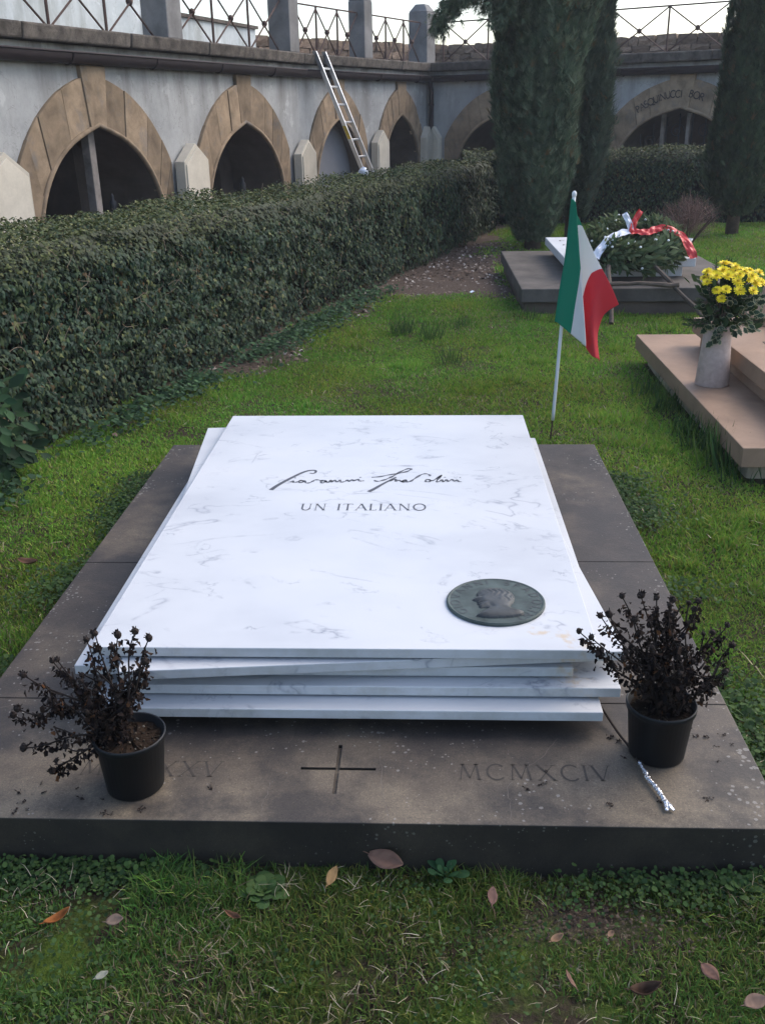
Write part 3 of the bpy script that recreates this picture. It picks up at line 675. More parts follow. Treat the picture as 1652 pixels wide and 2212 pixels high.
def rubble(sg, a, b, zt, label, z0=2.28):
    root = thing('rubble_wall', label, 'wall', tuple(sg.p((a+b)/2, 0, z0)))
    m = MB(); m.prism([sg.p(a, -.05, z0), sg.p(b, -.05, z0), sg.p(b, -.4, z0), sg.p(a, -.4, z0)], [sg.p(a, -.05, zt-.06), sg.p(b, -.05, zt-.06), sg.p(b, -.4, zt-.06), sg.p(a, -.4, zt-.06)]); m.build('core', MAT['mortar'], root)
    z = z0+.1; row = 0; o0 = wl(root); ang = math.atan2(sg.d.y, sg.d.x)
    while z < zt-.02:
        h = random.uniform(.10, .15); h = zt-z if zt-z-h < .07 else h; x = a+random.uniform(-.15, 0)
        while x < b:
            w = random.uniform(.18, .42)
            o = link('stone', random.choice(SM), root); hh = h+random.uniform(-.01, .035 if z+h > zt-.02 else .0)
            o.location = sg.p(x+w/2, -.06+random.uniform(-.02, .02), z+hh/2)-o0; o.scale = (w*1.02, .2, hh*1.06); o.rotation_euler = (0, random.uniform(-.05, .05), ang)
            x += w+.006
        z += h; row += 1
RA, RB = Seg((-3.35, 19.4), (.35, 23.6)), Seg((.35, 23.6), (6.6, 20.6))
rubble(RA, 0, RA.L, 2.80, 'shaded rubble parapet behind the railing left of the corner post')
rubble(RB, 0, RB.L-.2, 2.80, 'brown rubble parapet behind the railing to the right of the corner post')

# ladder against the arcade
tops = [Vector((-1.653, 16.226, 2.36)), Vector((-1.535, 16.481, 2.36))]; bots = [Vector((-.965, 16.50, .59)), Vector((-.838, 16.775, .59))]
lad = thing('ladder', 'aluminium ladder leaning on the cornice above the third arch', 'ladder', tuple((bots[0]+bots[1])/2+Vector((.27, -.1, -1.28))))
ext = [(b-t)*.74 for t, b in zip(tops, bots)]
for t, b, e in zip(tops, bots, ext):
    side = (bots[1]-bots[0]).normalized()*.012; dpth = Vector(S2.n)*.035; m = MB(); q = b+e
    m.prism([q-side-dpth, q+side-dpth, q+side+dpth, q-side+dpth], [t-side-dpth, t+side-dpth, t+side+dpth, t-side+dpth]); m.build('side_rail', MAT['alu'], lad)
for i in range(1, 12):
    f = (i-.05)*.1447; a = tops[0].lerp(bots[0], f); b = tops[1].lerp(bots[1], f)
    if f < 1.72: m = MB(); m.tube([a, b], .017, 6); m.build('rung', MAT['alu'], lad)
m = MB(); c0, c1 = tops[0].lerp(bots[0], .60), tops[0].lerp(bots[0], .71); w = Vector(S2.n)*.03; k = -(bots[1]-bots[0]).normalized()*.0135
m.add([c0-w+k, c0+w+k, c1+w+k, c1-w+k], [(0, 1, 2, 3)]); m.build('yellow_label', MAT['yellow'], lad)
bag = MB(); c = bots[0]+Vector((.0, -.06, -.0))
vs_ = []; 
for i in range(7):
    for j in range(8):
        th = math.pi*i/6; ph = 2*math.pi*j/8; r = .07*(1+.35*random.random()); vs_.append(c+Vector((r*math.sin(th)*math.cos(ph)*1.1, r*math.sin(th)*math.sin(ph)*.7, r*math.cos(th)*1.1)))
bag.add(vs_, [(i*8+j, i*8+(j+1)%8, (i+1)*8+(j+1)%8, (i+1)*8+j) for i in range(6) for j in range(8)])
bo = bag.build('plastic_bag', MAT['bag'], loc=tuple(c), smooth=True); tag(bo, 'crumpled pale plastic bag hanging at the ladder foot above the hedge', 'bag')
# wooden prop in the first arch
m = MB(); a = S1.p(1.30, -.12, ZB); b = S1.p(1.28, -.12, 1.40); d = S1.d*.055; n = S1.n*.05
m.prism([a-d-n, a+d-n, a+d+n, a-d+n], [b-d-n, b+d-n, b+d+n, b-d+n]); pr = m.build('wooden_prop', MAT['wood'], loc=tuple(a), bevel=.008); tag(pr, 'grey weathered wooden post propping the crown of the nearest arch', 'post')
# small memorial lamps just inside the arches
for sg, s, lab in ((S1, .62, 'small dark memorial lamp left of the wooden prop in the nearest arch'), (S1, 1.95, 'small dark memorial lamp right of the wooden prop in the nearest arch'), (S1, 4.25, 'small dark memorial lamp at the left of the second arch'), (S1, 5.25, 'small dark memorial lamp at the right of the second arch')):
    c = sg.p(s, -.35, ZB); h = .68-ZB if s < 3 else .66-ZB
    m = MB(); m.lathe([(.05, 0), (.05, .03), (.012, .05), (.012, h-.22), (.04, h-.20), (.045, h-.10), (.02, h-.07), (.025, h-.04), (.004, h)], tuple(c), 10); ob = m.build('memorial_lamp', MAT['dark_iron'], loc=tuple(c), smooth=True); tag(ob, lab, 'lamp', 'memorial lamps in the arches')

# ------------------------------------------------------------------ the main tomb
TZ0 = HP+.041; TP = .0326; TT = .0256
tomb = thing('tomb', 'low tomb of stacked white marble sheets on a dark stone plinth', 'tomb', (-.187, 2.92, 0))
def slab(x0, y0, x1, y1, g=.0012): 
    m = MB(); m.box((x0+g, y0+g, -.06), (x1-g, y1-g, HP)); return m
JY, JL, JR, CX = 2.12, 2.94, 2.96, -.196
IN0, IN1 = -.62, .26
for a in ((PX0, PY0, PX1, JY), (PX0, JY, IN0, JL), (PX0, JL, IN0, PY1), (IN1, JY, PX1, JR), (IN1, JR, PX1, PY1), (IN0, JY, IN1, PY1)):
    o = slab(*a).build('plinth_slab', MAT['plinth'], tomb, bevel=.003)
    if a[3] == JY:      # the front slab carries the carved cross
        c = MB(); c.box((-.281, 1.8365, HP-.008), (-.108, 1.8455, HP+.02))
        c2 = MB(); c2.box((-.2005, 1.752, HP-.0081), (-.1915, 1.932, HP+.021))
        for k in (c, c2):
            cu = k.build('cutter', MAT['plinth']); cu.location = -wl(tomb)+wl(tomb); b = o.modifiers.new('cut', 'BOOLEAN'); b.object = cu; b.operation = 'DIFFERENCE'; b.solver = 'EXACT'
            bpy.context.view_layer.update(); dg = bpy.context.evaluated_depsgraph_get(); me = bpy.data.meshes.new_from_object(o.evaluated_get(dg)); o.modifiers.clear(); o.data = me
            bpy.data.objects.remove(cu)
m = MB(); m.box((-.70, 2.16, HP-.03), (.34, 3.84, TZ0+.01)); m.build('support_block', MAT['plinth'], tomb)
SH = {'E': (-.1892, 2.9526, 0.), 'D': (-.1414, 3.006, .0016), 'C': (-.2563, 3.0426, .0060), 'B': (-.2076, 3.0112, .0925), 'A': (-.1963, 3.0191, .001)}
SW, SLn = 1.2352, 1.9457; sheets = {}
for i, k in enumerate('EDCBA'):
    cx, cy, r = SH[k]; z = TZ0+i*TP
    me = MB().box((-SW/2, -SLn/2, 0), (SW/2, SLn/2, TT)).mesh('marble_sheet', MAT['marble'])
    o = link('marble_sheet', me, tomb); o.location = Vector((cx, cy, z))-wl(tomb); o.rotation_euler = (0, 0, r); sheets[k] = o
    b = o.modifiers.new('bevel', 'BEVEL'); b.width = .0022; b.segments = 2
    if k != 'A':
        me = MB().box((-SW/2+.12, -SLn/2+.12, TT-.004), (SW/2-.12, SLn/2-.12, TP+.004)).mesh('mortar_or_gap_core', MAT['plinth2']); q = link('mortar_or_gap_core', me, tomb); q.location = o.location; q.rotation_euler = o.rotation_euler  # hidden inset core box, added so no light leaks between the sheets
ZTOP = TZ0+4*TP+TT
SIG = [[(-0.407, 3.2772), (-0.3945, 3.2731), (-0.3872, 3.2855), (-0.3887, 3.3009), (-0.398, 3.3066), (-0.4168, 3.3009), (-0.4382, 3.2772), (-0.4622, 3.2374), (-0.4853, 3.1958), (-0.5073, 3.1511), (-0.5236, 3.1088)], [(-0.4673, 3.1839), (-0.4614, 3.1931), (-0.4547, 3.1958), (-0.4555, 3.1839), (-0.4461, 3.1839), (-0.4379, 3.1931), (-0.4287, 3.2038), (-0.4212, 3.1918), (-0.4267, 3.1786), (-0.4352, 3.1865), (-0.4328, 3.1985), (-0.4188, 3.1998), (-0.4104, 3.1786), (-0.3986, 3.1786), (-0.3885, 3.1932), (-0.3819, 3.2065), (-0.3687, 3.2065), (-0.3509, 3.1932)], [(-0.3435, 3.1998), (-0.3533, 3.2038), (-0.3599, 3.1892), (-0.3516, 3.176), (-0.3435, 3.1892), (-0.3421, 3.1998), (-0.3397, 3.1839), (-0.3314, 3.1853), (-0.3261, 3.2051), (-0.3219, 3.1839), (-0.3163, 3.1998), (-0.3105, 3.2038), (-0.3048, 3.1866), (-0.2971, 3.1958), (-0.2923, 3.2052), (-0.2879, 3.1853), (-0.2735, 3.1932), (-0.266, 3.2065), (-0.2604, 3.1932), (-0.2512, 3.2105), (-0.2446, 3.1959), (-0.2378, 3.2065), (-0.2302, 3.2132), (-0.2261, 3.1999), (-0.2174, 3.1959), (-0.2083, 3.1999)], [(-0.1828, 3.2333), (-0.1538, 3.2401), (-0.1259, 3.2564), (-0.0884, 3.2743), (-0.0601, 3.2922), (-0.045, 3.3146), (-0.0471, 3.3245), (-0.0605, 3.3189), (-0.0839, 3.2881), (-0.1067, 3.2469), (-0.1225, 3.2239), (-0.1428, 3.2025), (-0.1612, 3.1933), (-0.1729, 3.2052)], [(-0.096, 3.236), (-0.1126, 3.2105), (-0.1326, 3.1801), (-0.1501, 3.1514), (-0.1672, 3.1219), (-0.1863, 3.0929)], [(-0.1168, 3.1933), (-0.1034, 3.2159), (-0.0972, 3.2132), (-0.0981, 3.1933), (-0.0868, 3.2065), (-0.0819, 3.1999), (-0.0761, 3.1893), (-0.068, 3.2065), (-0.0605, 3.2039), (-0.0686, 3.1854), (-0.0752, 3.1933), (-0.0595, 3.2026), (-0.0574, 3.1867), (-0.0454, 3.1933), (-0.0307, 3.2199), (-0.0097, 3.2577), (0.0069, 3.2701), (0.0201, 3.2618), (0.0238, 3.2455)], [(0.0171, 3.2132), (0.0077, 3.2039), (0.0095, 3.1894), (0.0198, 3.1894), (0.0254, 3.2026), (0.0171, 3.2119), (0.0301, 3.1999), (0.0443, 3.2172), (0.066, 3.2577), (0.0513, 3.2159), (0.0467, 3.1894), (0.057, 3.1933), (0.0666, 3.2106), (0.069, 3.1894), (0.0776, 3.2026), (0.0825, 3.2106), (0.0867, 3.192), (0.1002, 3.2119), (0.1072, 3.1934), (0.1188, 3.2079), (0.1229, 3.192), (0.133, 3.1894)], [(-0.4551, 3.2266), (-0.4505, 3.228)], [(-0.2253, 3.232), (-0.2188, 3.2347)], [(0.0726, 3.232), (0.0783, 3.2347)], [(0.126, 3.2279), (0.1317, 3.2306)]]
for j, st in enumerate(SIG):
    pts = [(v.x, v.y) for v in spline([(x, y, 0) for x, y in st], 5)]; n = len(pts)
    base = .0054 if j in (0, 4) else (.0048 if j == 3 else .0043)
    w = [base*(.85+.35*math.sin(i*.9+j)) if j not in (0, 4) else base*(.6+.9*i/n) for i in range(n)]
    MB().ribbon(pts, w, ZTOP+.0006).build('signature_stroke', MAT['ink'], tomb)
letters(tomb, MAT['ink'], 'UN ITALIANO', (-.402, 2.926, ZTOP+.0006), (1, 0, 0), (0, 1, 0), .056, .411/(text_w('UN ITALIANO', .2)*.056), .2, .05, .022)
letters(tomb, MAT['cut'], 'MCMXCIV', (.08, 1.808, HP+.0007), (1, 0, 0), (0, 1, 0), .056, .345/(text_w('MCMXCIV', .2)*.056), .2, .045, .022)
letters(tomb, MAT['cut'], 'MCMXXV', (-.79, 1.806, HP+.0007), (1, 0, 0), (0, 1, 0), .056, .325/(text_w('MCMXXV', .2)*.056), .2, .045, .022)
for ck in ([(.325, 1.967), (.274, 1.893), (.239, 1.851), (.187, 1.783), (.19, 1.726), (.186, 1.671)], [(-.104, 1.97), (-.096, 1.848), (-.088, 1.748), (-.077, 1.696), (-.071, 1.664)], [(-.345, 1.797), (-.344, 1.753), (-.352, 1.716), (-.346, 1.675)], [(.661, 1.731), (.65, 1.687), (.64, 1.664)], [(-1.081, 2.072), (-1.034, 2.088), (-.993, 2.097)]):
    pts = []
    for a, b in zip(ck, ck[1:]):
        for i in range(6): t = i/6; pts.append((a[0]+(b[0]-a[0])*t+random.uniform(-.0025, .0025), a[1]+(b[1]-a[1])*t+random.uniform(-.0025, .0025)))
    pts.append(ck[-1]); MB().ribbon(pts, [random.uniform(.0003, .0009) for _ in pts], HP+.0005).build('crack', MAT['crack'], tomb)

# bronze portrait medal
MC = Vector((.190, 2.287, ZTOP)); MR = .129
md = MB().lathe([(MR, .0006), (MR, .006), (MR-.003, .009), (MR-.006, .0085), (MR-.009, .0072), (.001, .0072)], tuple(MC), 64).build('medal', MAT['bronze'], tomb, smooth=False)
def med_curve(a0, a1, r):
    def fn(t):
        a = R(a0+(a1-a0)*t); rad = Vector((math.cos(a), math.sin(a), 0)); tan = Vector((math.sin(a), -math.cos(a), 0))
        return MC+rad*r+Vector((0, 0, .0079)), tan, rad
    return fn
letters(md, MAT['bronze_d'], 'GIOVANNI', None, (1, 0, 0), (0, 1, 0), .024, 1.1, .25, .075, .06, False, curve=med_curve(222, 98, .0955))
letters(md, MAT['bronze_d'], 'SPADOLINI', None, (1, 0, 0), (0, 1, 0), .024, 1.1, .25, .075, .06, False, curve=med_curve(75, -62, .0955))
# relief: a bust in profile facing left, raised from its outline to a rounded middle
prof = [(-.055, -.088), (-.035, -.060), (-.022, -.046), (-.030, -.043), (-.041, -.044), (-.046, -.036), (-.044, -.028), (-.050, -.024), (-.0465, -.019), (-.050, -.014), (-.047, -.010), (-.0595, -.003), (-.060, .003), (-.052, .014), (-.047, .022), (-.049, .031), (-.043, .047), (-.030, .060), (-.010, .067), (.014, .066), (.035, .055), (.047, .036), (.050, .012), (.046, -.010), (.038, -.026), (.036, -.038), (.048, -.052), (.066, -.062), (.060, -.082), (.02, -.094), (-.025, -.096)]
out_ = [(v.x, v.y) for v in spline([(x, y, 0) for x, y in prof]+[(*prof[0], 0)], 3)][:-1]
gx, gy = np.meshgrid(np.linspace(-.066, .072, 70), np.linspace(-.1, .07, 86)); Q = np.array(out_); ins = np.zeros(gx.shape, bool); dist = np.full(gx.shape, 9.)
for (x1, y1), (x2, y2) in zip(Q, np.roll(Q, -1, 0)):
    ins ^= ((y1 > gy) != (y2 > gy)) & (gx < (x2-x1)*(gy-y1)/(y2-y1+1e-12)+x1)
    t = np.clip(((gx-x1)*(x2-x1)+(gy-y1)*(y2-y1))/((x2-x1)**2+(y2-y1)**2+1e-12), 0, 1); dist = np.minimum(dist, np.hypot(gx-x1-t*(x2-x1), gy-y1-t*(y2-y1)))
dd = np.where(ins, dist, 0); hh = .013*(1-np.exp(-dd/.011))+np.where(ins & (gy < -.04), .003*np.clip((-gy-.04)/.03, 0, 1), 0)
hh = np.where(ins, .003+hh+.0028*np.exp(-(((gx-.014)/.006)**2+((gy+.004)/.010)**2))-.003*np.exp(-(((gx+.036)/.006)**2+((gy-.012)/.005)**2))-.0025*np.exp(-(((gx+.036)/.012)**2+((gy+.020)/.0025)**2))
     +.0022*np.exp(-(((gx+.028)/.010)**2+((gy+.006)/.010)**2))+.0012*np.sin(gx*420+np.sin(gy*160)*2)*np.clip((gy-.0)/.03+(gx-.0)/.03, 0, 1)*np.clip(dd/.006, 0, 1)-.003*np.exp(-(((gx+.012+.5*(gy+.04))/.006)**2+((gy+.040)/.014)**2)), 0.)
ny_, nx_ = gx.shape; keep = ins[:-1, :-1] | ins[1:, :-1] | ins[:-1, 1:] | ins[1:, 1:]
m = MB(); m.v = [(MC.x+float(a), MC.y+float(b), MC.z+.0066+float(c)*.72) for a, b, c in zip(gx.ravel(), gy.ravel(), hh.ravel())]
m.f = [(j*nx_+i, j*nx_+i+1, (j+1)*nx_+i+1, (j+1)*nx_+i) for j in range(ny_-1) for i in range(nx_-1) if keep[j, i]]; m.mi = [0]*len(m.f); m.build('portrait_relief', MAT['bronze_d'], md, smooth=True)

# ------------------------------------------------------------------ pots with dead plants
LEAFBIT = ([(0, 0, 0), (.5, .35, .18), (.35, 1, -.1), (-.35, .9, .22), (-.5, .3, .05)], [(0, 1, 2), (0, 2, 3), (0, 3, 4)])
def dead_pot(loc, label, tips, tilt, seedv):
    rg = random.Random(seedv); x, y, z = loc; root = thing('potted_dead_plant', label, 'plant pot', loc)
    m = MB(); m.lathe([(.060, 0), (.0635, .004), (.0745, .122), (.0785, .124), (.080, .136), (.0785, .140), (.075, .138), (.071, .118), (.066, .115), (.0, .115)], loc, 40); m.build('pot', MAT['pot'], root, smooth=True)
    mm = MB(); ns = 30
    vs = [(x+r*math.cos(a), y+r*math.sin(a), z+.118+rg.uniform(-.004, .006)) for r in (.001, .025, .05, .0715) for a in [2*math.pi*i/ns for i in range(ns)]]
    mm.add(vs, [(i*ns+j, i*ns+(j+1)%ns, (i+1)*ns+(j+1)%ns, (i+1)*ns+j) for i in range(3) for j in range(ns)]); mm.build('potting_soil', MAT['potsoil'], root)
    n = 90; a = RNG.uniform(0, 6.28, n); r = .066*np.sqrt(RNG.uniform(0, 1, n)); P = np.stack([x+r*np.cos(a), y+r*np.sin(a), np.full(n, z+.121)], 1)
    tv = [(1,0,0),(-1,0,0),(0,1,0),(0,-1,0),(0,0,.8),(0,0,-.8)]; tf = [(0,2,4),(2,1,4),(1,3,4),(3,0,4),(2,0,5),(1,2,5),(3,1,5),(0,3,5)]
    scatter('soil_crumbs', tv, tf, frames(rnd_dir(n), rnd_dir(n), RNG.uniform(.0018, .0048, n)), P, jitter_cols(n, [(.02, .013, .008), (.06, .045, .03), (.16, .14, .11)], .3, [.6, .3, .1]), MAT['pebble'], root, kind='stuff')
    LP, LM, LC = [], [], []
    for ti, tp in enumerate(tips):
        t = Vector(tp)-Vector((0, 0, .018 if tp[2] > .42 else .004)); b = Vector((x+rg.uniform(-.03, .03)+.02*tilt, y+rg.uniform(-.03, .03), z+.115))
        d = t-b; side = Vector((rg.uniform(-.03, .03), rg.uniform(-.04, .04), .0))
        mid = b+d*.45+Vector((0, 0, .012*(1 if d.z > .15 else 3.5)))+side
        path = spline([b, b+d*.2+Vector((0, 0, .018)), mid, b+d*.8+Vector((0, 0, .004)), t], 5)
        m = MB(); m.tube(path, list(np.linspace(.0034, .0013, len(path))), 5); st = m.build('stem', MAT['stem'], root, smooth=True)
        for q in range(2):
            i = rg.randint(len(path)//3, int(len(path)*.7)); e = path[i]+d.normalized()*rg.uniform(.015, .045)+Vector((rg.uniform(-.025, .025), rg.uniform(-.025, .025), rg.uniform(.005, .03)))
            tw = spline([path[i], (path[i]+e)/2+Vector((rg.uniform(-.01, .01), rg.uniform(-.01, .01), -.006)), e], 3)
            MB().tube(tw, [.0018]*len(tw), 4).build('twig', MAT['stem'], st)
            if rg.random() < .4: flower(e, root, rg, .7)
            path2 = tw
            for s in range(7): p = path2[rg.randrange(len(path2))]; LP.append(p+Vector((rg.uniform(-.008, .008), rg.uniform(-.008, .008), rg.uniform(-.014, .002))))
        flower(t, root, rg, .85)
        for s in range(130):
            f = rg.uniform(.06, .93); i = min(len(path)-1, int(f*(len(path)-1))); sp = (.0045+.0075*rg.random())*(1.25-.6*f)
            LP.append(path[i]+Vector((rg.gauss(0, sp), rg.gauss(0, sp), rg.gauss(-.008, sp*.9))))
    n = len(LP); P = np.array([tuple(p) for p in LP]); up = rnd_dir(n)*.8+np.array([[0, 0, -.9]])
    M = frames(rnd_dir(n), up, RNG.uniform(.007, .018, n)); M[:, :, 0] *= RNG.uniform(.3, .75, (n, 1))
    scatter('dried_leaves', *LEAFBIT, M, P, jitter_cols(n, [(.020, .014, .012), (.034, .021, .015), (.012, .009, .009), (.10, .045, .02)], .35, [.45, .27, .25, .03]), MAT['deadleaf'], root, kind='stuff')
    return root
def flower_mesh(i):
    rg = random.Random(300+i); m = MB()
    m.lathe([(.002, -.008), (.007, -.004), (.0085, .002), (.006, .008), (.001, .010)], (0, 0, 0), 7, True)
    for k in range(11):
        a = rg.uniform(0, 6.28); e = rg.uniform(-.6, 1.1); d = Vector((math.cos(a)*math.cos(e), math.sin(a)*math.cos(e), math.sin(e))); s = Vector((-math.sin(a), math.cos(a), 0))*.003
        m.add([d*.005-s, d*.005+s, d*.0135+s*.6+Vector((0, 0, rg.uniform(-.004, .004))), d*.0135-s*.7], [(0, 1, 2, 3)])
    me = m.mesh('flower_head', MAT['stem']); return me
FM = [flower_mesh(i) for i in range(4)]
def flower(p, root, rg, s):
    o = link('flower_head', rg.choice(FM), root); o.location = Vector(p)-wl(root); k = s*rg.uniform(.8, 1.25); o.scale = (k, k, k); o.rotation_euler = (rg.uniform(-.8, .8), rg.uniform(-.8, .8), rg.uniform(0, 6))
P1T = [(-.7, 1.8, .513), (-.612, 1.8, .518), (-.591, 1.82, .490), (-.783, 1.78, .459), (-.816, 1.83, .412), (-.871, 1.8, .394), (-.889, 1.78, .32), (-.911, 1.8, .289), (-.882, 1.76, .23), (-.816, 1.74, .185), (-.669, 1.85, .48), (-.732, 1.83, .48), (-.725, 1.75, .425), (-.590, 1.78, .456), (-.62, 1.80, .40), (-.838, 1.84, .30), (-.66, 1.77, .36)]
P2T = [(.348, 1.93, .452), (.372, 1.91, .448), (.401, 1.97, .47), (.412, 1.93, .495), (.441, 1.95, .531), (.462, 1.90, .5), (.487, 1.97, .523), (.512, 1.93, .538), (.534, 1.90, .536), (.556, 1.96, .517), (.597, 1.93, .509), (.616, 1.97, .509), (.638, 1.91, .463), (.681, 1.95, .459), (.686, 1.92, .411), (.671, 1.90, .354), (.645, 1.93, .314), (.50, 1.88, .44), (.57, 1.88, .43), (.53, 1.99, .46), (.45, 1.90, .40), (.60, 1.90, .38)]
dead_pot((-.647, 1.777, HP), 'black plastic pot with a withered plant leaning left, at the front left of the tomb', P1T, -1, 3)
dead_pot((.545, 1.918, HP), 'black plastic pot with a withered upright plant, at the front right of the tomb', P2T, 0, 5)
# crumbs of withered blossom on the stone
def crumb_mesh(i):
    rg = random.Random(500+i); m = MB()
    for k in range(9):
        a, b = rg.uniform(0, 6.28), rg.uniform(.0, .010); c = Vector((b*math.cos(a)*1.3, b*math.sin(a), .001+rg.random()*.004)); e1 = Vector((rg.uniform(-1, 1), rg.uniform(-1, 1), rg.uniform(-.3, .5)))*.0055; e2 = Vector((rg.uniform(-1, 1), rg.uniform(-1, 1), rg.uniform(-.2, .6)))*.005
        m.add([c-e1-e2*.3, c+e1, c+e2, c-e1*.4+e2], [(0, 1, 2, 3)])
    return m.mesh('withered_blossom', MAT['stem'])
CM = [crumb_mesh(i) for i in range(5)]
CL = [(-.902, 1.738), (-.846, 1.742), (-.882, 1.707), (-.863, 1.685), (-.887, 1.676), (-.846, 1.818), (-.818, 1.824), (-.71, 1.725), (-.691, 1.672), (-.671, 1.675), (-.754, 1.721), (-.776, 1.758), (-.477, 1.77), (-.612, 1.693), (-.862, 1.775)]
CR = [(.655, 1.98), (.677, 1.977), (.716, 1.988), (.727, 1.951), (.69, 1.943), (.678, 1.885), (.447, 1.972), (.466, 1.956), (.28, 1.839), (.269, 1.794), (.23, 1.774), (.404, 1.725), (.617, 1.744), (.745, 2.184), (.623, 1.752), (.466, 1.893), (.516, 1.741)]
for lst, lab, grp in ((CL, 'withered dark blossom crumb on the stone around the left pot', 'blossom crumbs by the left pot'), (CR, 'withered dark blossom crumb on the stone around the right pot', 'blossom crumbs by the right pot')):
    for i, (x, y) in enumerate(lst):
        o = link('withered_blossom', CM[i % 5], None, (x, y, HP)); k = random.uniform(.45, 1.15); o.scale = (k, k, k); o.rotation_euler = (0, 0, random.uniform(0, 6)); tag(o, lab, 'dead blossom', grp)
# foil wrapped flower stalk
fp = [(.443, 2.057, HP+.035), (.466, 1.98, HP+.012), (.484, 1.926, HP+.008), (.495, 1.865, HP+.009)]
fs = thing('foil_wrapped_stalk', 'black stalk with its end wrapped in crumpled silver foil beside the right pot', 'stalk', (.49, 1.85, HP))
MB().tube(spline([(.432, 2.09, HP+.03)]+fp[1:]+[(.497, 1.855, HP+.009)], 4), .0032, 6).build('stalk', MAT['stem'], fs, smooth=True)
pts = spline([(.495, 1.866, HP+.009), (.500, 1.83, HP+.009), (.505, 1.801, HP+.009), (.513, 1.772, HP+.010), (.519, 1.748, HP+.010), (.524, 1.72, HP+.009)], 7); rg = random.Random(2)
m = MB(); m.tube([p+Vector((rg.uniform(-.0012, .0012), rg.uniform(-.001, .001), 0)) for p in pts], [rg.uniform(.0038, .0062) for _ in pts], 7)
m.tube(spline([(.521, 1.738, HP+.009), (.522, 1.72, HP+.009), (.520, 1.703, HP+.006)], 4), [.005, .006, .0045, .006, .005, .006, .004, .005, .003], 6); m.tube(spline([(.521, 1.738, HP+.009), (.529, 1.716, HP+.009), (.536, 1.704, HP+.006)], 4), [.005, .0045, .006, .004, .006, .005, .004, .004, .003], 6)
m.build('foil_wrapping', MAT['foil'], fs)

# ------------------------------------------------------------------ the two neighbouring tombs
wt = thing('tomb', 'white marble tomb on a grey stone plinth under the laurel wreath', 'tomb', (1.69, 8.92, 0))
m = MB(); m.box((.80, 7.84, -.05), (2.575, 10.0, .09)); m.build('footing', MAT['mortar'], wt)
m = MB(); m.box((.77, 7.80, .092), (2.60, 10.02, .20)); m.build('plinth', MAT['plinth2'], wt, bevel=.008)
m = MB(); m.box((1.25, 8.36, .201), (2.15, 9.68, .288)); m.build('pedestal', MAT['white'], wt, bevel=.004)
m = MB(); m.box((1.17, 8.27, .29), (2.23, 9.76, .36)); m.build('lid', MAT['white'], wt, bevel=.006)
def flat_mark(par, pts, w, z, mat): MB().ribbon(pts, w, z).build('letter', mat, par)
for r, (yy, n) in enumerate(((9.45, 9), (9.15, 8), (8.80, 8), (8.5, 9))):        # rows of worn bronze letters, too far to read
    for k in range(n):
        x = 1.27+k*.10+random.uniform(-.01, .01)
        flat_mark(wt, [(x, yy), (x+random.uniform(.0, .03), yy+.06), (x+.045, yy+random.uniform(0, .06))], .009, .3612, MAT['cutp'])
vz = MB().lathe([(.04, 0), (.055, .01), (.06, .07), (.045, .14), (.05, .17), (.058, .19), (.05, .19), (.04, .16)], (2.40, 9.30, .20), 18).build('small_vase', MAT['white'], loc=(2.40, 9.30, .20), smooth=True); tag(vz, 'small white vase on the grey plinth right of the wreath', 'vase')

pk = thing('tomb', 'stepped pinkish stone tomb at the right edge carrying the flower vase', 'tomb', (2.3, 5.1, 0))
m = MB(); m.box((1.43, 4.12, -.06), (3.4, 6.20, .075)); m.build('mortar_or_gap_core', MAT['lichen'], pk, bevel=.02)
m = MB(); m.box((1.36, 4.0, .076), (3.45, 6.27, .165)); m.build('plinth', MAT['pink'], pk, bevel=.004)
m = MB(); m.box((1.672, 4.22, .166), (3.2, 5.92, .245)); m.build('step', MAT['pink'], pk, bevel=.004)
m = MB(); m.box((1.63, 4.16, .246), (3.24, 5.97, .332)); m.build('lid', MAT['pink'], pk, bevel=.004)
m = MB(); m.box((1.90, 5.68, .333), (3.05, 5.95, .385)); m.build('headstone_base', MAT['pink'], pk, bevel=.004)
m = MB(); m.prism([(1.93, 5.72, .386), (3.0, 5.72, .386), (2.82, 5.80, .70), (2.11, 5.80, .70)], [(1.93, 5.92, .386), (3.0, 5.92, .386), (2.82, 5.92, .70), (2.11, 5.92, .70)]); m.build('headstone', MAT['pink'], pk, bevel=.004)
letters(pk, MAT['cutp'], 'PIE', (1.82, 5.22, .3328), (1, 0, 0), (0, 1, 0), .07, 1., .25, .06, .03)

# vase with yellow chrysanthemums
VX, VY, VZ = 1.51, 5.05, .165
va = thing('flower_vase', 'rose marble vase of yellow chrysanthemums and variegated holly on the pink tomb', 'vase', (VX, VY, VZ))
MB().lathe([(.085, 0), (.086, .004), (.067, .305), (.064, .309), (.056, .309), (.055, .28), (.0, .27)], (VX, VY, VZ), 40).build('vase', MAT['vase'], va, smooth=True)
def mum_mesh(i):
    rg = random.Random(700+i); m = MB()
    for ring, (n, L, e0, w) in enumerate(((15, .030, .05, .0048), (13, .025, .45, .0042), (9, .017, .85, .0034))):
        for k in range(n):
            a = 2*math.pi*(k+.5*ring)/n+rg.uniform(-.1, .1); e = e0+rg.uniform(-.15, .15); r = Vector((math.cos(a), math.sin(a), 0)); t = Vector((-math.sin(a), math.cos(a), 0))
            p = lambda q, ww: r*(q*L*math.cos(e))+Vector((0, 0, q*L*math.sin(e)))+t*ww
            m.add([p(.12, -w*.5), p(.12, w*.5), p(.7, w), p(1., w*.45), p(1., -w*.45), p(.7, -w)], [(0, 1, 2, 5), (5, 2, 3, 4)])
    m.cur = 1; m.lathe([(.008, .004), (.0075, .009), (.004, .011), (.0005, .0115)], (0, 0, 0), 10)
    return m.mesh('chrysanthemum', [MAT['petal'], MAT['eye']])
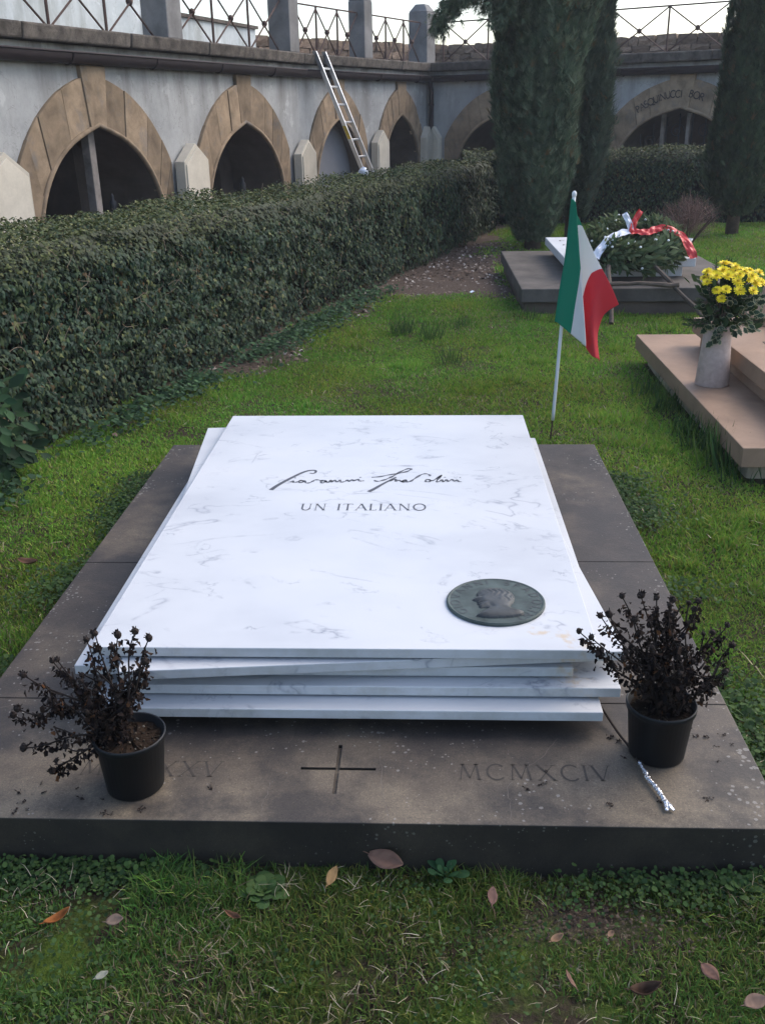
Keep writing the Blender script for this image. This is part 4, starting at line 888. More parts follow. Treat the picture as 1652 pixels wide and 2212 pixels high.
MM = [mum_mesh(i) for i in range(3)]; rg = random.Random(9)
heads = []
for i in range(300):
    if len(heads) >= 34: break
    u, v = rg.uniform(-1, 1), rg.uniform(-1, 1)
    if u*u+v*v > 1: continue
    c = Vector((VX+.035+u*.155, VY+v*.085, VZ+.545+.045*(1-u*u)-.03*max(0, -v)+rg.uniform(-.02, .02)))
    if all((c-h).length > .036 for h in heads): heads.append(c)
heads += [Vector((VX-.06, VY-.11, VZ+.505)), Vector((VX-.02, VY-.12, VZ+.51)), Vector((VX+.05, VY-.115, VZ+.505)), Vector((VX+.12, VY-.10, VZ+.50)), Vector((VX-.035, VY-.115, VZ+.465))]
for c in heads:
    o = link('chrysanthemum', rg.choice(MM), va); o.location = c-wl(va); d = Vector(((c.x-VX-.035)*3.2, (c.y-VY)*5-.35, 1.)); o.rotation_euler = d.to_track_quat('Z', 'Y').to_euler(); k = rg.uniform(.85, 1.2); o.scale = (k, k, k)
    b = Vector((VX+rg.uniform(-.03, .03), VY+rg.uniform(-.03, .03), VZ+.27)); MB().tube(spline([b, b.lerp(c, .5)+Vector((0, 0, .02)), c-Vector((0, 0, .006))], 3), .0022, 4).build('flower_stem', MAT['bark'], va)
# chrysanthemum greenery, variegated holly, fir sprigs
LEAF = ([(0, 0, 0), (.28, .35, .05), (.22, .75, .02), (0, 1, -.06), (-.22, .75, .02), (-.28, .35, .05), (0, .5, -.05)], [(0, 1, 6), (1, 2, 6), (2, 3, 6), (3, 4, 6), (4, 5, 6), (5, 0, 6)])
n = 420; P = np.stack([VX+.03+RNG.normal(0, .07, n), VY+RNG.normal(0, .05, n), VZ+RNG.uniform(.30, .545, n)], 1); d = P-np.array([[VX, VY, VZ+.25]])
scatter('leaves', *LEAF, frames(rnd_dir(n)+np.array([[0, -.4, .5]]), d+rnd_dir(n)*.1, RNG.uniform(.035, .06, n)), P, jitter_cols(n, [(.035, .065, .02), (.055, .09, .03), (.025, .045, .02)], .3), MAT['leaf'], va, kind='stuff')
hv = []; hc = []
prof = [(0, 0), (.16, .12), (.20, .25), (.36, .32), (.26, .5), (.33, .64), (.17, .78), (0, 1.0)]; ring = prof+[(-x, y) for x, y in prof[-2:0:-1]]
hv = [(x, y, .05*math.sin(9*y)*abs(x)*2) for x, y in ring]+[(x*.68, .5+(y-.5)*.84, .02) for x, y in ring]+[(0, .5, .0)]; k = len(ring)
hf = [(i, (i+1) % k, k+(i+1) % k, k+i) for i in range(k)]+[(k+i, k+(i+1) % k, 2*k) for i in range(k)]
vc = np.full((len(hv), 3), np.nan); vc[:k] = (.42, .40, .24)
n = 110; a = RNG.uniform(0, 6.28, n); r = RNG.uniform(.05, .13, n); P = np.stack([VX+.05+r*np.cos(a)*1.1, VY-.02+r*np.sin(a)*.8, VZ+RNG.uniform(.28, .47, n)], 1)
P[:14] = np.stack([VX-.02+RNG.normal(0, .02, 14), VY-.085+RNG.normal(0, .012, 14), VZ+RNG.uniform(.24, .33, 14)], 1); d = (P-np.array([[VX+.03, VY, VZ+.32]]))*np.array([[1, 1, .3]])+rnd_dir(n)*.03-np.array([[0, 0, .02]])
scatter('variegated_holly', hv, hf, frames(rnd_dir(n)*.8+np.array([[0, -.7, .5]]), d, RNG.uniform(.035, .055, n)), P, jitter_cols(n, [(.022, .045, .025), (.035, .06, .035)], .25), MAT['ivy'], va, vcol=vc, kind='stuff')
NEED = ([(-.05, 0, 0), (.05, 0, 0), (.03, 1, 0), (-.03, 1, 0)], [(0, 1, 2, 3)])
FIRS = [((VX-.03, VY-.04, VZ+.31), (VX-.20, VY-.07, VZ+.36)), ((VX-.03, VY-.05, VZ+.32), (VX-.17, VY-.10, VZ+.33)), ((VX-.04, VY, VZ+.32), (VX-.12, VY-.02, VZ+.43)), ((VX+.05, VY-.03, VZ+.32), (VX+.24, VY-.05, VZ+.345)), ((VX-.02, VY+.03, VZ+.3), (VX-.03, VY+.05, VZ+.62))]
for (a, b) in FIRS:
    a, b = np.array(a), np.array(b); m = MB(); m.tube([a, (a+b)/2+(0, 0, .008), b], [.004, .003, .002], 5); sg_ = m.build('fir_sprig', MAT['bark'], va)
    n = 300; t = RNG.uniform(.1, 1.02, n)[:, None]; P = a+(b-a)*t; ax = (b-a)/np.linalg.norm(b-a); d = rnd_dir(n); d = d-ax*(d@ax)[:, None]; d = d/np.linalg.norm(d, axis=1, keepdims=True)+ax*.7
    scatter('needles', *NEED, frames(rnd_dir(n), d, RNG.uniform(.018, .026, n)), P, jitter_cols(n, [(.05, .085, .04), (.07, .105, .045)], .25), MAT['needle'], sg_, kind='stuff')

# flag
fl = thing('flag', 'small green, white and red flag on a white stick behind the white tomb', 'flag', (.626, 4.629, 0))
MB().tube([(.626, 4.629, -.05), (.6345, 4.629, .13)], .0045, 6).build('spike', MAT['iron'], fl)
MB().tube(spline([(.634, 4.629, .098), (.643, 4.629, .33), (.651, 4.629, .557), (.662, 4.629, .85), (.676, 4.629, 1.150)], 4), .008, 10).build('stick', MAT['plastic_w'], fl, smooth=True)
MB().lathe([(.008, 0), (.0105, .004), (.011, .016), (.006, .024), (.001, .026)], (.676, 4.629, 1.146), 12).build('stick_cap', MAT['plastic_w'], fl, smooth=True)
# the cloth hangs in one deep fold: front layer, hidden return, back layer
def zz(px, py): return Vector((.025+(px-470)*.000804-(830-py)*.0000462, 0, .557+(830-py)*.000779+(px-470)*.0000069))
PL = spline([zz(537, 85), zz(518, 270), zz(498, 440), zz(468, 610), zz(441, 795)], 12)
FO = spline([zz(552, 112), zz(566, 330), zz(583, 545), zz(598, 745), zz(613, 945)], 12)
EN = spline([zz(815, 715), zz(737, 768), zz(706, 835), zz(692, 925), zz(706, 1062)], 12)
nv = len(PL); nu = 91; rows = []
for j in range(nv):
    v = 1-j/(nv-1); uf = .12+.55*(1-v); hid = .12*min(1, v*4+.05)*min(1, (1-v)*5+.1); row = []
    for i in range(nu):
        u = i/(nu-1)
        if u < uf:
            t = u/uf; p = PL[j].lerp(FO[j], t**1.15)+Vector((0, -.011-.028*math.sin(t*1.6), 0))
        elif u < uf+hid:
            t = (u-uf)/hid; p = FO[j]+Vector((-.034*math.sin(t*math.pi*.85), -.039+.070*t, .0))
        else:
            t = (u-uf-hid)/(1-uf-hid); p = (FO[j]+Vector((-.016, 0, 0))).lerp(EN[j], t)+Vector((0, .031+.022*math.sin(t*7.5)*(.3+t), .006*math.sin(t*9)))
        row.append(p)
    for _ in range(2): row = [row[0]]+[(row[i-1]+row[i]*2+row[i+1])/4 for i in range(1, nu-1)]+[row[-1]]
    rows.append([row[0]+Vector((.004, .02, 0)), row[0]+Vector((-.008, .006, 0))]+row[2:])
me = bpy.data.meshes.new('cloth'); me.from_pydata([tuple(rows[j][i]) for j in range(nv) for i in range(nu)], [], [(j*nu+i, j*nu+i+1, (j+1)*nu+i+1, (j+1)*nu+i) for j in range(nv-1) for i in range(nu-1)])
uvl = me.uv_layers.new(name='UVMap'); li = np.zeros(len(me.loops), np.int32); me.loops.foreach_get('vertex_index', li)
uvl.data.foreach_set('uv', np.stack([(li % nu)/(nu-1), 1-(li//nu)/(nv-1)], 1).astype(np.float32).ravel()); me.materials.append(MAT['flag']); me.shade_smooth()
o = link('cloth', me, fl); sm = o.modifiers.new('thickness', 'SOLIDIFY'); sm.thickness = .0012

# laurel wreath on its stick easel, leaning over the white tomb
WC = Vector((1.735, 8.40, .445)); wn = Vector((-.03, -.27, .96)).normalized(); wx = Vector((1, 0, 0)); wx = (wx-wn*wx.dot(wn)).normalized(); wy = wn.cross(wx)
wr = thing('wreath', 'round laurel wreath with red and white ribbon propped on sticks', 'wreath', (1.70, 8.0, 0))
RM, RT = .285, .105
def ringp(a, r, b, k=1.): return WC+(wx*math.cos(a)+wy*math.sin(a))*(RM+r*math.cos(b))+wn*(r*math.sin(b)*k)
m = MB(); m.tube([ringp(2*math.pi*i/40, 0, 0) for i in range(41)], RT*.75, 10, False); m.build('straw_ring', MAT['hedgecore'], wr, smooth=True)
LAUREL = ([(0, 0, 0), (.15, .3, .03), (.13, .7, .02), (0, 1, -.05), (-.13, .7, .02), (-.15, .3, .03), (0, .5, -.03)], LEAF[1])
n = 2600; A = RNG.uniform(0, 6.283, n); B = RNG.uniform(-.5, 3.64, n); rr = RT*RNG.uniform(.65, 1.15, n)
P = np.array([tuple(ringp(a, r, b)) for a, r, b in zip(A, rr, B)]); C0 = np.array([tuple(ringp(a, 0, 0)) for a in A]); T = np.array([tuple(-wx*math.sin(a)+wy*math.cos(a)) for a in A])
nr = (P-C0)/np.linalg.norm(P-C0, axis=1, keepdims=True)
scatter('laurel_leaves', *LAUREL, frames(nr*.7+rnd_dir(n)*.6, T*.5+nr*.8+rnd_dir(n)*.35, RNG.uniform(.07, .11, n)), P, jitter_cols(n, [(.095, .130, .055), (.062, .095, .043), (.14, .17, .085)], .3), MAT['leaf'], wr, kind='stuff')
for i in range(46):
    a = random.uniform(0, 6.28); b = random.uniform(-.2, 3.0); p = ringp(a, RT*1.42, b); m = MB(); m.lathe([(.001, -.010), (.008, -.006), (.011, 0), (.008, .006), (.001, .010)], tuple(p), 8, False); m.build('white_bead', MAT['pearl'], wr, smooth=True)
def strip(pts, w, name, mat, sidev):
    P = spline(pts, 6); m = MB(); sv = Vector(sidev).normalized(); n = len(P)
    for i, p in enumerate(P):
        s = sv*(w*(1+.10*math.sin(i*.6)))+Vector((0, 0, .006*math.sin(i*.7))); m.v += [tuple(p-s), tuple(p+Vector((0, -.006, 0))), tuple(p+s)]
    for i in range(n-1): m.f += [(3*i, 3*i+1, 3*i+4, 3*i+3), (3*i+1, 3*i+2, 3*i+5, 3*i+4)]
    m.mi = [0]*len(m.f); o = m.build(name, mat, wr, smooth=True); q = o.modifiers.new('t', 'SOLIDIFY'); q.thickness = .002
kn = WC+wn*.14+wx*-.03-wy*.03
def band(cl, w, name, mat, nrm=(0, -.55, .83), twist=0.):
    """flat ribbon: centre line in wreath axes (x, y, height), constant width across the line, a few soft creases"""
    P = spline([WC+wx*a+wy*b+wn*c for a, b, c in cl], 7); N = Vector(nrm); m = MB(); n = len(P)
    for i, p in enumerate(P):
        t = (P[min(i+1, n-1)]-P[max(i-1, 0)]).normalized(); nn = (N+Vector((twist*math.sin(i*.4), 0, 0))).normalized(); sd = nn.cross(t).normalized()
        for k in range(5): q = (k-2)/2; m.v.append(tuple(p+sd*(q*w)+nn*(.006*math.sin(i*.55+k*1.7)+.004*math.cos(i*1.2-k))))
    m.f = [(i*5+k, i*5+k+1, i*5+k+6, i*5+k+5) for i in range(n-1) for k in range(4)]; m.mi = [0]*len(m.f); m.build(name, mat, wr)
KX, KY, KZ = -.03, -.02, .13
band([(KX, KY, KZ), (-.12, -.07, .15), (-.22, -.16, .14), (-.31, -.26, .10), (-.36, -.33, .05)], .034, 'white_ribbon', MAT['satin'])
band([(KX, KY, KZ), (-.05, .03, .20), (-.085, .07, .255)], .024, 'white_ribbon', MAT['satin'], (0, -1, .2))
band([(KX, KY, KZ), (.04, -.05, .145), (.11, -.06, .14), (.17, -.02, .15), (.26, -.04, .155), (.35, -.12, .13), (.41, -.23, .06), (.43, -.29, .0)], .036, 'red_ribbon', MAT['red'], twist=.2)
band([(KX, KY, KZ), (.0, .03, .20), (.05, .08, .27)], .025, 'red_ribbon', MAT['red'], (.2, -1, .2))
m = MB(); c = WC+wx*KX+wy*KY+wn*(KZ+.012); m.lathe([(.001, -.018), (.016, -.014), (.021, 0), (.015, .013), (.001, .017)], tuple(c), 10, False); m.build('ribbon_knot', MAT['red'], wr, smooth=True)
for pts in ([(1.47, 8.0, .34), (1.44, 7.62, .18), (1.41, 7.40, .0)], [(1.84, 8.0, .34), (2.0, 7.55, .15), (2.14, 7.22, .0)], [(1.40, 7.70, .25), (1.65, 7.71, .25), (1.97, 7.70, .235)]):
    m = MB(); m.tube([Vector(p)+Vector((random.uniform(-.006, .006), 0, random.uniform(-.005, .005))) for p in spline(pts, 4)], [.017+random.uniform(-.003, .003) for _ in range(9)], 7); m.build('easel_stick', MAT['stick'], wr)

# ------------------------------------------------------------------ hedges
IVY = ([(0, 0, 0), (.28, -.12, .02), (.5, .22, -.06), (.26, .42, .03), (0, 1, -.1), (-.26, .42, .03), (-.5, .22, -.06), (-.28, -.12, .02), (0, .3, .07)], [(0, 1, 8), (1, 2, 8), (2, 3, 8), (3, 4, 8), (4, 5, 8), (5, 6, 8), (6, 7, 8), (7, 0, 8)])
OVAL = ([(0, 0, 0), (.3, .35, .04), (0, 1, -.08), (-.3, .35, .04), (0, .4, -.05)], [(0, 1, 4), (1, 2, 4), (2, 3, 4), (3, 0, 4)])
def hedge(name_label, path, thick, ztop, side, bands, base, end_face=False):
    """path: front bottom line; the hedge lies to `side` (+1 = left of travel). bands: (s0, s1, leaves per m2, leaf size)"""
    root = thing('hedge', name_label, 'hedge', base)
    pp = np.array(path, float); seg = np.linalg.norm(np.diff(pp, axis=0), axis=1); S = np.r_[0, np.cumsum(seg)]; L = S[-1]
    def at(s):
        x = np.interp(s, S, pp[:, 0]); y = np.interp(s, S, pp[:, 1]); e = .2
        dx = np.interp(s+e, S, pp[:, 0])-np.interp(s-e, S, pp[:, 0]); dy = np.interp(s+e, S, pp[:, 1])-np.interp(s-e, S, pp[:, 1]); l = np.hypot(dx, dy)+1e-9
        return x, y, -dy/l*side, dx/l*side        # point and inward normal
    # dark inner mass
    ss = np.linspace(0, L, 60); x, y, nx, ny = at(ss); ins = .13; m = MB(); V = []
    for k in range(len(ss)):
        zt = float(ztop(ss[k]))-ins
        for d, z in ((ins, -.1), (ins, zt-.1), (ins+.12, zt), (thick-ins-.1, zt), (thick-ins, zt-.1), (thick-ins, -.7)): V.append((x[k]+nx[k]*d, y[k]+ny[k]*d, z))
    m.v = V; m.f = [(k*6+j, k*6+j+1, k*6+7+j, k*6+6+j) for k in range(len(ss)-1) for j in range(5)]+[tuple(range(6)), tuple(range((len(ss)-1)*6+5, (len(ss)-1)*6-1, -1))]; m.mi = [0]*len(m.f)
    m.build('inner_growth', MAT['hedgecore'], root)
    AP, AM, AC = [], [], []
    def emit(s, v, dens_n, size, top):
        x, y, nx, ny = at(s); zt = ztop(s); n = len(s)
        bulge = (vnoise(s, v*2, 1.3, 4)-.5)*.12+(vnoise(s, v*3, 4.5, 6)-.5)*.11+(vnoise(s, v*2, 11, 16)-.5)*.05
        dep = np.abs(RNG.normal(0, .055, n))-.012
        rd = .16                                    # rounded shoulder radius
        if top:
            d = v*thick; q = np.clip((rd-d)/rd, 0, 1); z = zt-q*q*rd*.55+bulge*.7-dep; P = np.stack([x+nx*d, y+ny*d, z], 1)
            nr = np.stack([-nx*q*.8, -ny*q*.8, np.ones(n)], 1); up = rnd_dir(n)+np.stack([-nx, -ny, np.zeros(n)], 1)*.3; nr = nr+rnd_dir(n)*.75
            brown = np.clip(vnoise(s, v*2, 2.0, 9)*1.5-.35, 0, 1)
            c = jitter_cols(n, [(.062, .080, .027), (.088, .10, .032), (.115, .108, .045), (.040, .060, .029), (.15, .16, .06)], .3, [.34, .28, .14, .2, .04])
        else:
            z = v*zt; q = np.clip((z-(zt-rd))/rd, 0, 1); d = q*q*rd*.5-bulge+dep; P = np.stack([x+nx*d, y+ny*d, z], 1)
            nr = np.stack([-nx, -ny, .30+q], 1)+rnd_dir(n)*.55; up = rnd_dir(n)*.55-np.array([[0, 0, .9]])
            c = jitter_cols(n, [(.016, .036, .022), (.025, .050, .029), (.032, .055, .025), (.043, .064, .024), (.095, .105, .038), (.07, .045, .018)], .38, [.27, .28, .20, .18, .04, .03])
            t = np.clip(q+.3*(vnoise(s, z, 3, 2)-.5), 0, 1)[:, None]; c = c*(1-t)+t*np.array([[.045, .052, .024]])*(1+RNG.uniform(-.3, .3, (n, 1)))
        AP.append(P); AM.append(frames(nr, up, size*RNG.uniform(.65, 1.25, n))); AC.append(c)
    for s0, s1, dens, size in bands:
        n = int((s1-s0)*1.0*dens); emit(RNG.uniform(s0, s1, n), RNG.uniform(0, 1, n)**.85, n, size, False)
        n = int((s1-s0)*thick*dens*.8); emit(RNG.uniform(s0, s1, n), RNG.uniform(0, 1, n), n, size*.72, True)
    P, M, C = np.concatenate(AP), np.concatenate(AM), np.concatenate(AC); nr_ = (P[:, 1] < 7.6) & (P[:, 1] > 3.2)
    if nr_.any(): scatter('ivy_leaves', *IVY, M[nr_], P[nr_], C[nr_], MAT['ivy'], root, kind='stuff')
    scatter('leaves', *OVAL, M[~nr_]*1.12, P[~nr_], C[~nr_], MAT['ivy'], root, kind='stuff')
    if end_face:
        n = 4200; x, y, nx, ny = at(np.full(n, L-.02)); d = RNG.uniform(.0, thick, n); z = RNG.uniform(0, 1, n)*ztop(L); t = np.array([[-ny[0]*side*-1, nx[0]*side*-1, 0]])*-1
        tx, ty = (pp[-1]-pp[-2])/np.linalg.norm(pp[-1]-pp[-2]); P = np.stack([x+nx*d+tx*RNG.normal(.02, .05, n), y+ny*d+ty*RNG.normal(.02, .05, n), z], 1)
        scatter('leaves', *IVY, frames(np.array([[tx, ty, .2]])+rnd_dir(n)*.6, rnd_dir(n)-np.array([[0, 0, .8]]), RNG.uniform(.03, .05, n)), P, jitter_cols(n, [(.018, .032, .022), (.028, .042, .022)], .3), MAT['ivy'], root, kind='stuff')
    return root, at, L
zl = lambda s: np.interp(s, [0, 4, 9, 14], [.965, .925, .895, .895])+(vnoise(s, 0*np.asarray(s), .7, 3)-.5)*.03
hl, hat, HL = hedge('clipped ivy hedge running from the left edge back to the corner', HEDGE, .95, zl, 1, [(0, 3.2, 2500, .034), (3.2, 6.5, 6800, .028), (6.5, 9.5, 4600, .032), (9.5, 14.2, 2600, .040)], (-1.6, 5.6, 0), True)
zr = lambda s: .955+(vnoise(s, 0*np.asarray(s), .6, 5)-.5)*.04
hedge('clipped hedge across the back between the cypresses', [(.55, RH_Y), (3, RH_Y-.02), (6.5, RH_Y-.1)], .85, zr, 1, [(0, 6.0, 2200, .044)], (3.2, RH_Y+.4, 0))
# bare curled twigs in the near hedge face
for i in range(170):
    s = random.uniform(3.4, 9.0); x, y, nx, ny = [float(q) for q in hat(s)]; z = random.uniform(.15, .97); tang = Vector((-ny, nx, 0)); p = Vector((x, y, z))-Vector((nx, ny, 0))*random.uniform(.01, .05); pts = [p]
    d = (tang*random.uniform(-1, 1)+Vector((0, 0, random.uniform(-1, 1)))).normalized()
    for k in range(4): d = (d+tang*random.uniform(-.7, .7)+Vector((0, 0, random.uniform(-.7, .7)))-Vector((nx, ny, 0))*random.uniform(-.25, .25)).normalized(); pts.append(pts[-1]+d*random.uniform(.018, .04))
    MB().tube(spline(pts, 2), .0012, 3, False).build('twig', MAT['twig'], hl)

# ------------------------------------------------------------------ cypresses
SPRAY = []; SPF = []
for k, (ax, ay, L, w) in enumerate(((0, 0, 1.15, .05), (-.13, .08, .85, .045), (.14, .15, .8, .045), (-.09, .42, .6, .04), (.10, .50, .55, .04), (-.2, .0, .6, .04), (.21, .05, .55, .04))):
    b = len(SPRAY); tx = ax*1.9; SPRAY += [(ax*.25-w*.9, ay*.6, -.03), (ax*.25+w*.9, ay*.6+.04, .03), (ax+tx, ay+L, -.06+.05*k)]; SPF += [(b, b+1, b+2)]
def cypress(label, base, prof, h, n, size, cols, lean=(0, 0), squash=1., seed=1, trunk_r=.09):
    """prof: list of (z, radius)"""
    root = thing('cypress', label, 'tree', base, None); bx, by, bz = base
    m = MB(); zs = np.linspace(-.05, h*.93, 9); m.tube([(bx+lean[0]*z/h, by+lean[1]*z/h, bz+z) for z in zs], [trunk_r*(1-z/h)+.012 for z in zs], 8); m.build('trunk', MAT['bark'], root, smooth=True)
    zz_ = np.array([p[0] for p in prof]); rr_ = np.array([p[1] for p in prof])
    z = RNG.uniform(zz_[0], zz_[-1], n*3); keep = RNG.uniform(0, 1, n*3) < (np.interp(z, zz_, rr_)/rr_.max())**.8; z = z[keep][:n]; k = len(z)
    a = RNG.uniform(0, 2*np.pi, k); r0 = np.interp(z, zz_, rr_)
    lump = .74+.36*vnoise(a*1.8+seed*3, z*.8, 1.5, seed)+.34*(vnoise(a*4+seed, z*1.5, 1.7, seed+3)-.5)+.18*(vnoise(a*9, z*4, 1.3, seed+5)-.5)
    dpt = 1-np.abs(RNG.normal(0, .16, k)); r = r0*lump*dpt
    P = np.stack([bx+lean[0]*z/h+r*np.cos(a), by+lean[1]*z/h+r*np.sin(a)*squash, bz+z], 1)
    out = np.stack([np.cos(a), np.sin(a)*squash, np.zeros(k)], 1)
    up = np.array([[0, 0, 1.]])+out*RNG.uniform(.05, .55, (k, 1))+rnd_dir(k)*.26
    clump = (.55*vnoise(a*6+seed, z*1.6, 1.3, seed+8)+.45*vnoise(a*14, z*5, 1.2, seed+9))[:, None]
    C = jitter_cols(k, cols, .32)*(.55+1.0*clump); br_ = RNG.uniform(0, 1, k) < .03; C[br_] = (.16, .115, .06)
    scatter('crown', SPRAY, SPF, frames(out+rnd_dir(k)*.7, up, size*1.35*RNG.uniform(.6, 1.35, k)), P, C, MAT['needle'], root, kind='stuff')
    nc = 26; 
    return root
GREY = [(.115, .15, .092), (.082, .115, .070), (.16, .19, .12), (.058, .085, .052)]
DARK = [(.066, .088, .060), (.048, .066, .046), (.09, .112, .076)]
c1 = cypress('big grey-green cypress in front of the arcade corner, broad and full to the ground', (1.28, 11.9, 0), [(.06, .20), (.35, .33), (.9, .45), (1.6, .51), (2.4, .53), (3.3, .50), (4.2, .40), (5.2, .2), (5.7, .03)], 5.7, 48000, .07, GREY, seed=2)
cypress('darker cypress behind and right of the big one', (1.86, 12.75, 0), [(.25, .18), (.6, .30), (1.0, .38), (1.5, .46), (2.1, .42), (3.0, .34), (4.0, .28), (5.0, .15), (5.3, .03)], 5.3, 26000, .07, DARK, seed=5)
cypress('slim dark cypress with a bare lower trunk near the right edge', (3.90, 12.95, 0), [(.22, .16), (.5, .34), (.9, .40), (1.6, .38), (2.4, .31), (3.2, .28), (4.2, .2), (5.0, .1), (5.3, .02)], 5.3, 30000, .065, [(.056, .084, .044), (.076, .104, .054), (.040, .060, .036)], seed=9, trunk_r=.07)
# arching side branch of the big cypress
bp = spline([(1.2, 11.6, 2.45), (.95, 11.4, 2.66), (.70, 11.3, 2.70), (.45, 11.2, 2.64), (.25, 11.15, 2.52), (.14, 11.1, 2.38)], 8)
m = MB(); m.tube(bp, list(np.linspace(.022, .005, len(bp))), 6); br = m.build('side_branch', MAT['bark'], c1, smooth=True)
n = 1500; idx = RNG.uniform(4, len(bp)-1.01, n); i0 = idx.astype(int); B = np.array([tuple(p) for p in bp]); f = (idx-i0)[:, None]; P = B[i0]*(1-f)+B[i0+1]*f; T = B[np.minimum(i0+1, len(B)-1)]-B[i0]; T /= np.linalg.norm(T, axis=1, keepdims=True)+1e-9
off = RNG.normal(0, .045, (n, 3)); off[:, 2] -= np.abs(RNG.normal(0, .075, n)); P = P+off
scatter('branch_foliage', SPRAY, SPF, frames(rnd_dir(n), T+np.array([[0, 0, -.6]])+rnd_dir(n)*.5, RNG.uniform(.05, .11, n)), P, jitter_cols(n, GREY+[(.08, .09, .06)], .3), MAT['needle'], c1, kind='stuff')
for (a, b) in (((.98, 11.5, 2.64), (.80, 11.3, 2.30)), ((.8, 11.4, 2.68), (.62, 11.3, 2.45)), ((.9, 11.45, 2.66), (.72, 11.3, 2.32))):
    a, b = np.array(a), np.array(b); n = 260; t = RNG.uniform(0, 1, n)[:, None]; P = a+(b-a)*t+RNG.normal(0, .03, (n, 3)); MB().tube([tuple(a), tuple((a+b)/2+(0.02, 0, .02)), tuple(b)], [.01, .007, .003], 5).build('drooping_twig', MAT['bark'], c1)
    scatter('branch_foliage', SPRAY, SPF, frames(rnd_dir(n), (b-a)[None]/.5+rnd_dir(n)*.5, RNG.uniform(.05, .09, n)), P, jitter_cols(n, GREY, .3), MAT['needle'], c1, kind='stuff')

# ------------------------------------------------------------------ small plants and the lawn
def twiggy(label, c, r, h, n):
    root = thing('dry_shrub', label, 'shrub', c)
    V, Fc, base = [], [], 0
    n0 = 9
    for i in range(n0):
        a = 6.283*i/n0+random.random(); m = MB(); m.tube(spline([c, (c[0]+.3*r*math.cos(a), c[1]+.3*r*math.sin(a), h*.4), (c[0]+.7*r*math.cos(a), c[1]+.7*r*math.sin(a), h*.8)], 4), .008, 5); m.build('stem', MAT['bark'], root)
    P = np.stack([c[0]+RNG.normal(0, r*.42, n), c[1]+RNG.normal(0, r*.42, n), RNG.uniform(.08, .85, n)*h], 1); d = (P-np.array([[c[0], c[1], -.15]])); d /= np.linalg.norm(d, axis=1, keepdims=True)
    P = np.array([[c[0], c[1], .1]])+d*RNG.uniform(.25, 1, (n, 1))*np.array([[r, r, h*.9]])
    scatter('fine_twigs', [(-.012, 0, 0), (.012, 0, 0), (.006, 1, 0), (-.006, 1, 0)], [(0, 1, 2, 3)], frames(rnd_dir(n), d+rnd_dir(n)*.45, RNG.uniform(.06, .14, n)), P, jitter_cols(n, [(.19, .115, .095), (.24, .155, .13), (.12, .075, .06)], .3), MAT['deadleaf'], root, kind='stuff')
twiggy('dry reddish-brown twiggy shrub behind the wreath tomb', (2.92, 11.3, 0), .42, .50, 2600)
sd = thing('conifer_seedling', 'tiny upright conifer seedling behind the yellow flowers', 'seedling', (2.30, 7.62, 0))
MB().tube([(2.30, 7.62, 0), (2.31, 7.62, .42)], [.007, .003], 5).build('stem', MAT['bark'], sd)
n = 700; t = RNG.uniform(.05, 1, n); P = np.stack([2.305+RNG.normal(0, .02, n), 7.62+RNG.normal(0, .02, n), .43*t], 1)
scatter('needles', *NEED, frames(rnd_dir(n), rnd_dir(n)*.6+np.array([[0, 0, .8]]), RNG.uniform(.03, .05, n)), P, jitter_cols(n, [(.05, .075, .03), (.035, .055, .025)], .3), MAT['needle'], sd, kind='stuff')
# broad leaved weed against the hedge at the left edge
bw = thing('broadleaf_weed', 'broad-leaved dark green weed at the foot of the hedge by the left edge', 'plant', (-2.0, 4.12, 0))
n = 240; P = np.stack([-2.02+np.clip(RNG.normal(0, .13, n), -.2, .2), 4.12+np.clip(RNG.normal(0, .11, n), -.2, .2), RNG.uniform(.02, .42, n)], 1); d = P-np.array([[-2.05, 4.2, .05]])
scatter('leaves', [(x, y, z) for x, y, z in LEAF[0]], LEAF[1], frames(rnd_dir(n)*.5+np.array([[.2, -.5, .8]]), d*1.5+rnd_dir(n)*.25-np.array([[0, 0, .1]]), RNG.uniform(.055, .10, n)), P, jitter_cols(n, [(.020, .050, .022), (.035, .075, .030), (.016, .036, .018)], .25), MAT['leaf'], bw, kind='stuff')
for i in range(7):
    a = random.uniform(0, 6.28); MB().tube(spline([(-2.02, 4.15, 0), (-2.02+.08*math.cos(a), 4.13+.08*math.sin(a), .2), (-2.02+.18*math.cos(a), 4.12+.16*math.sin(a), .36)], 3), .004, 4).build('stem', MAT['bark'], bw)

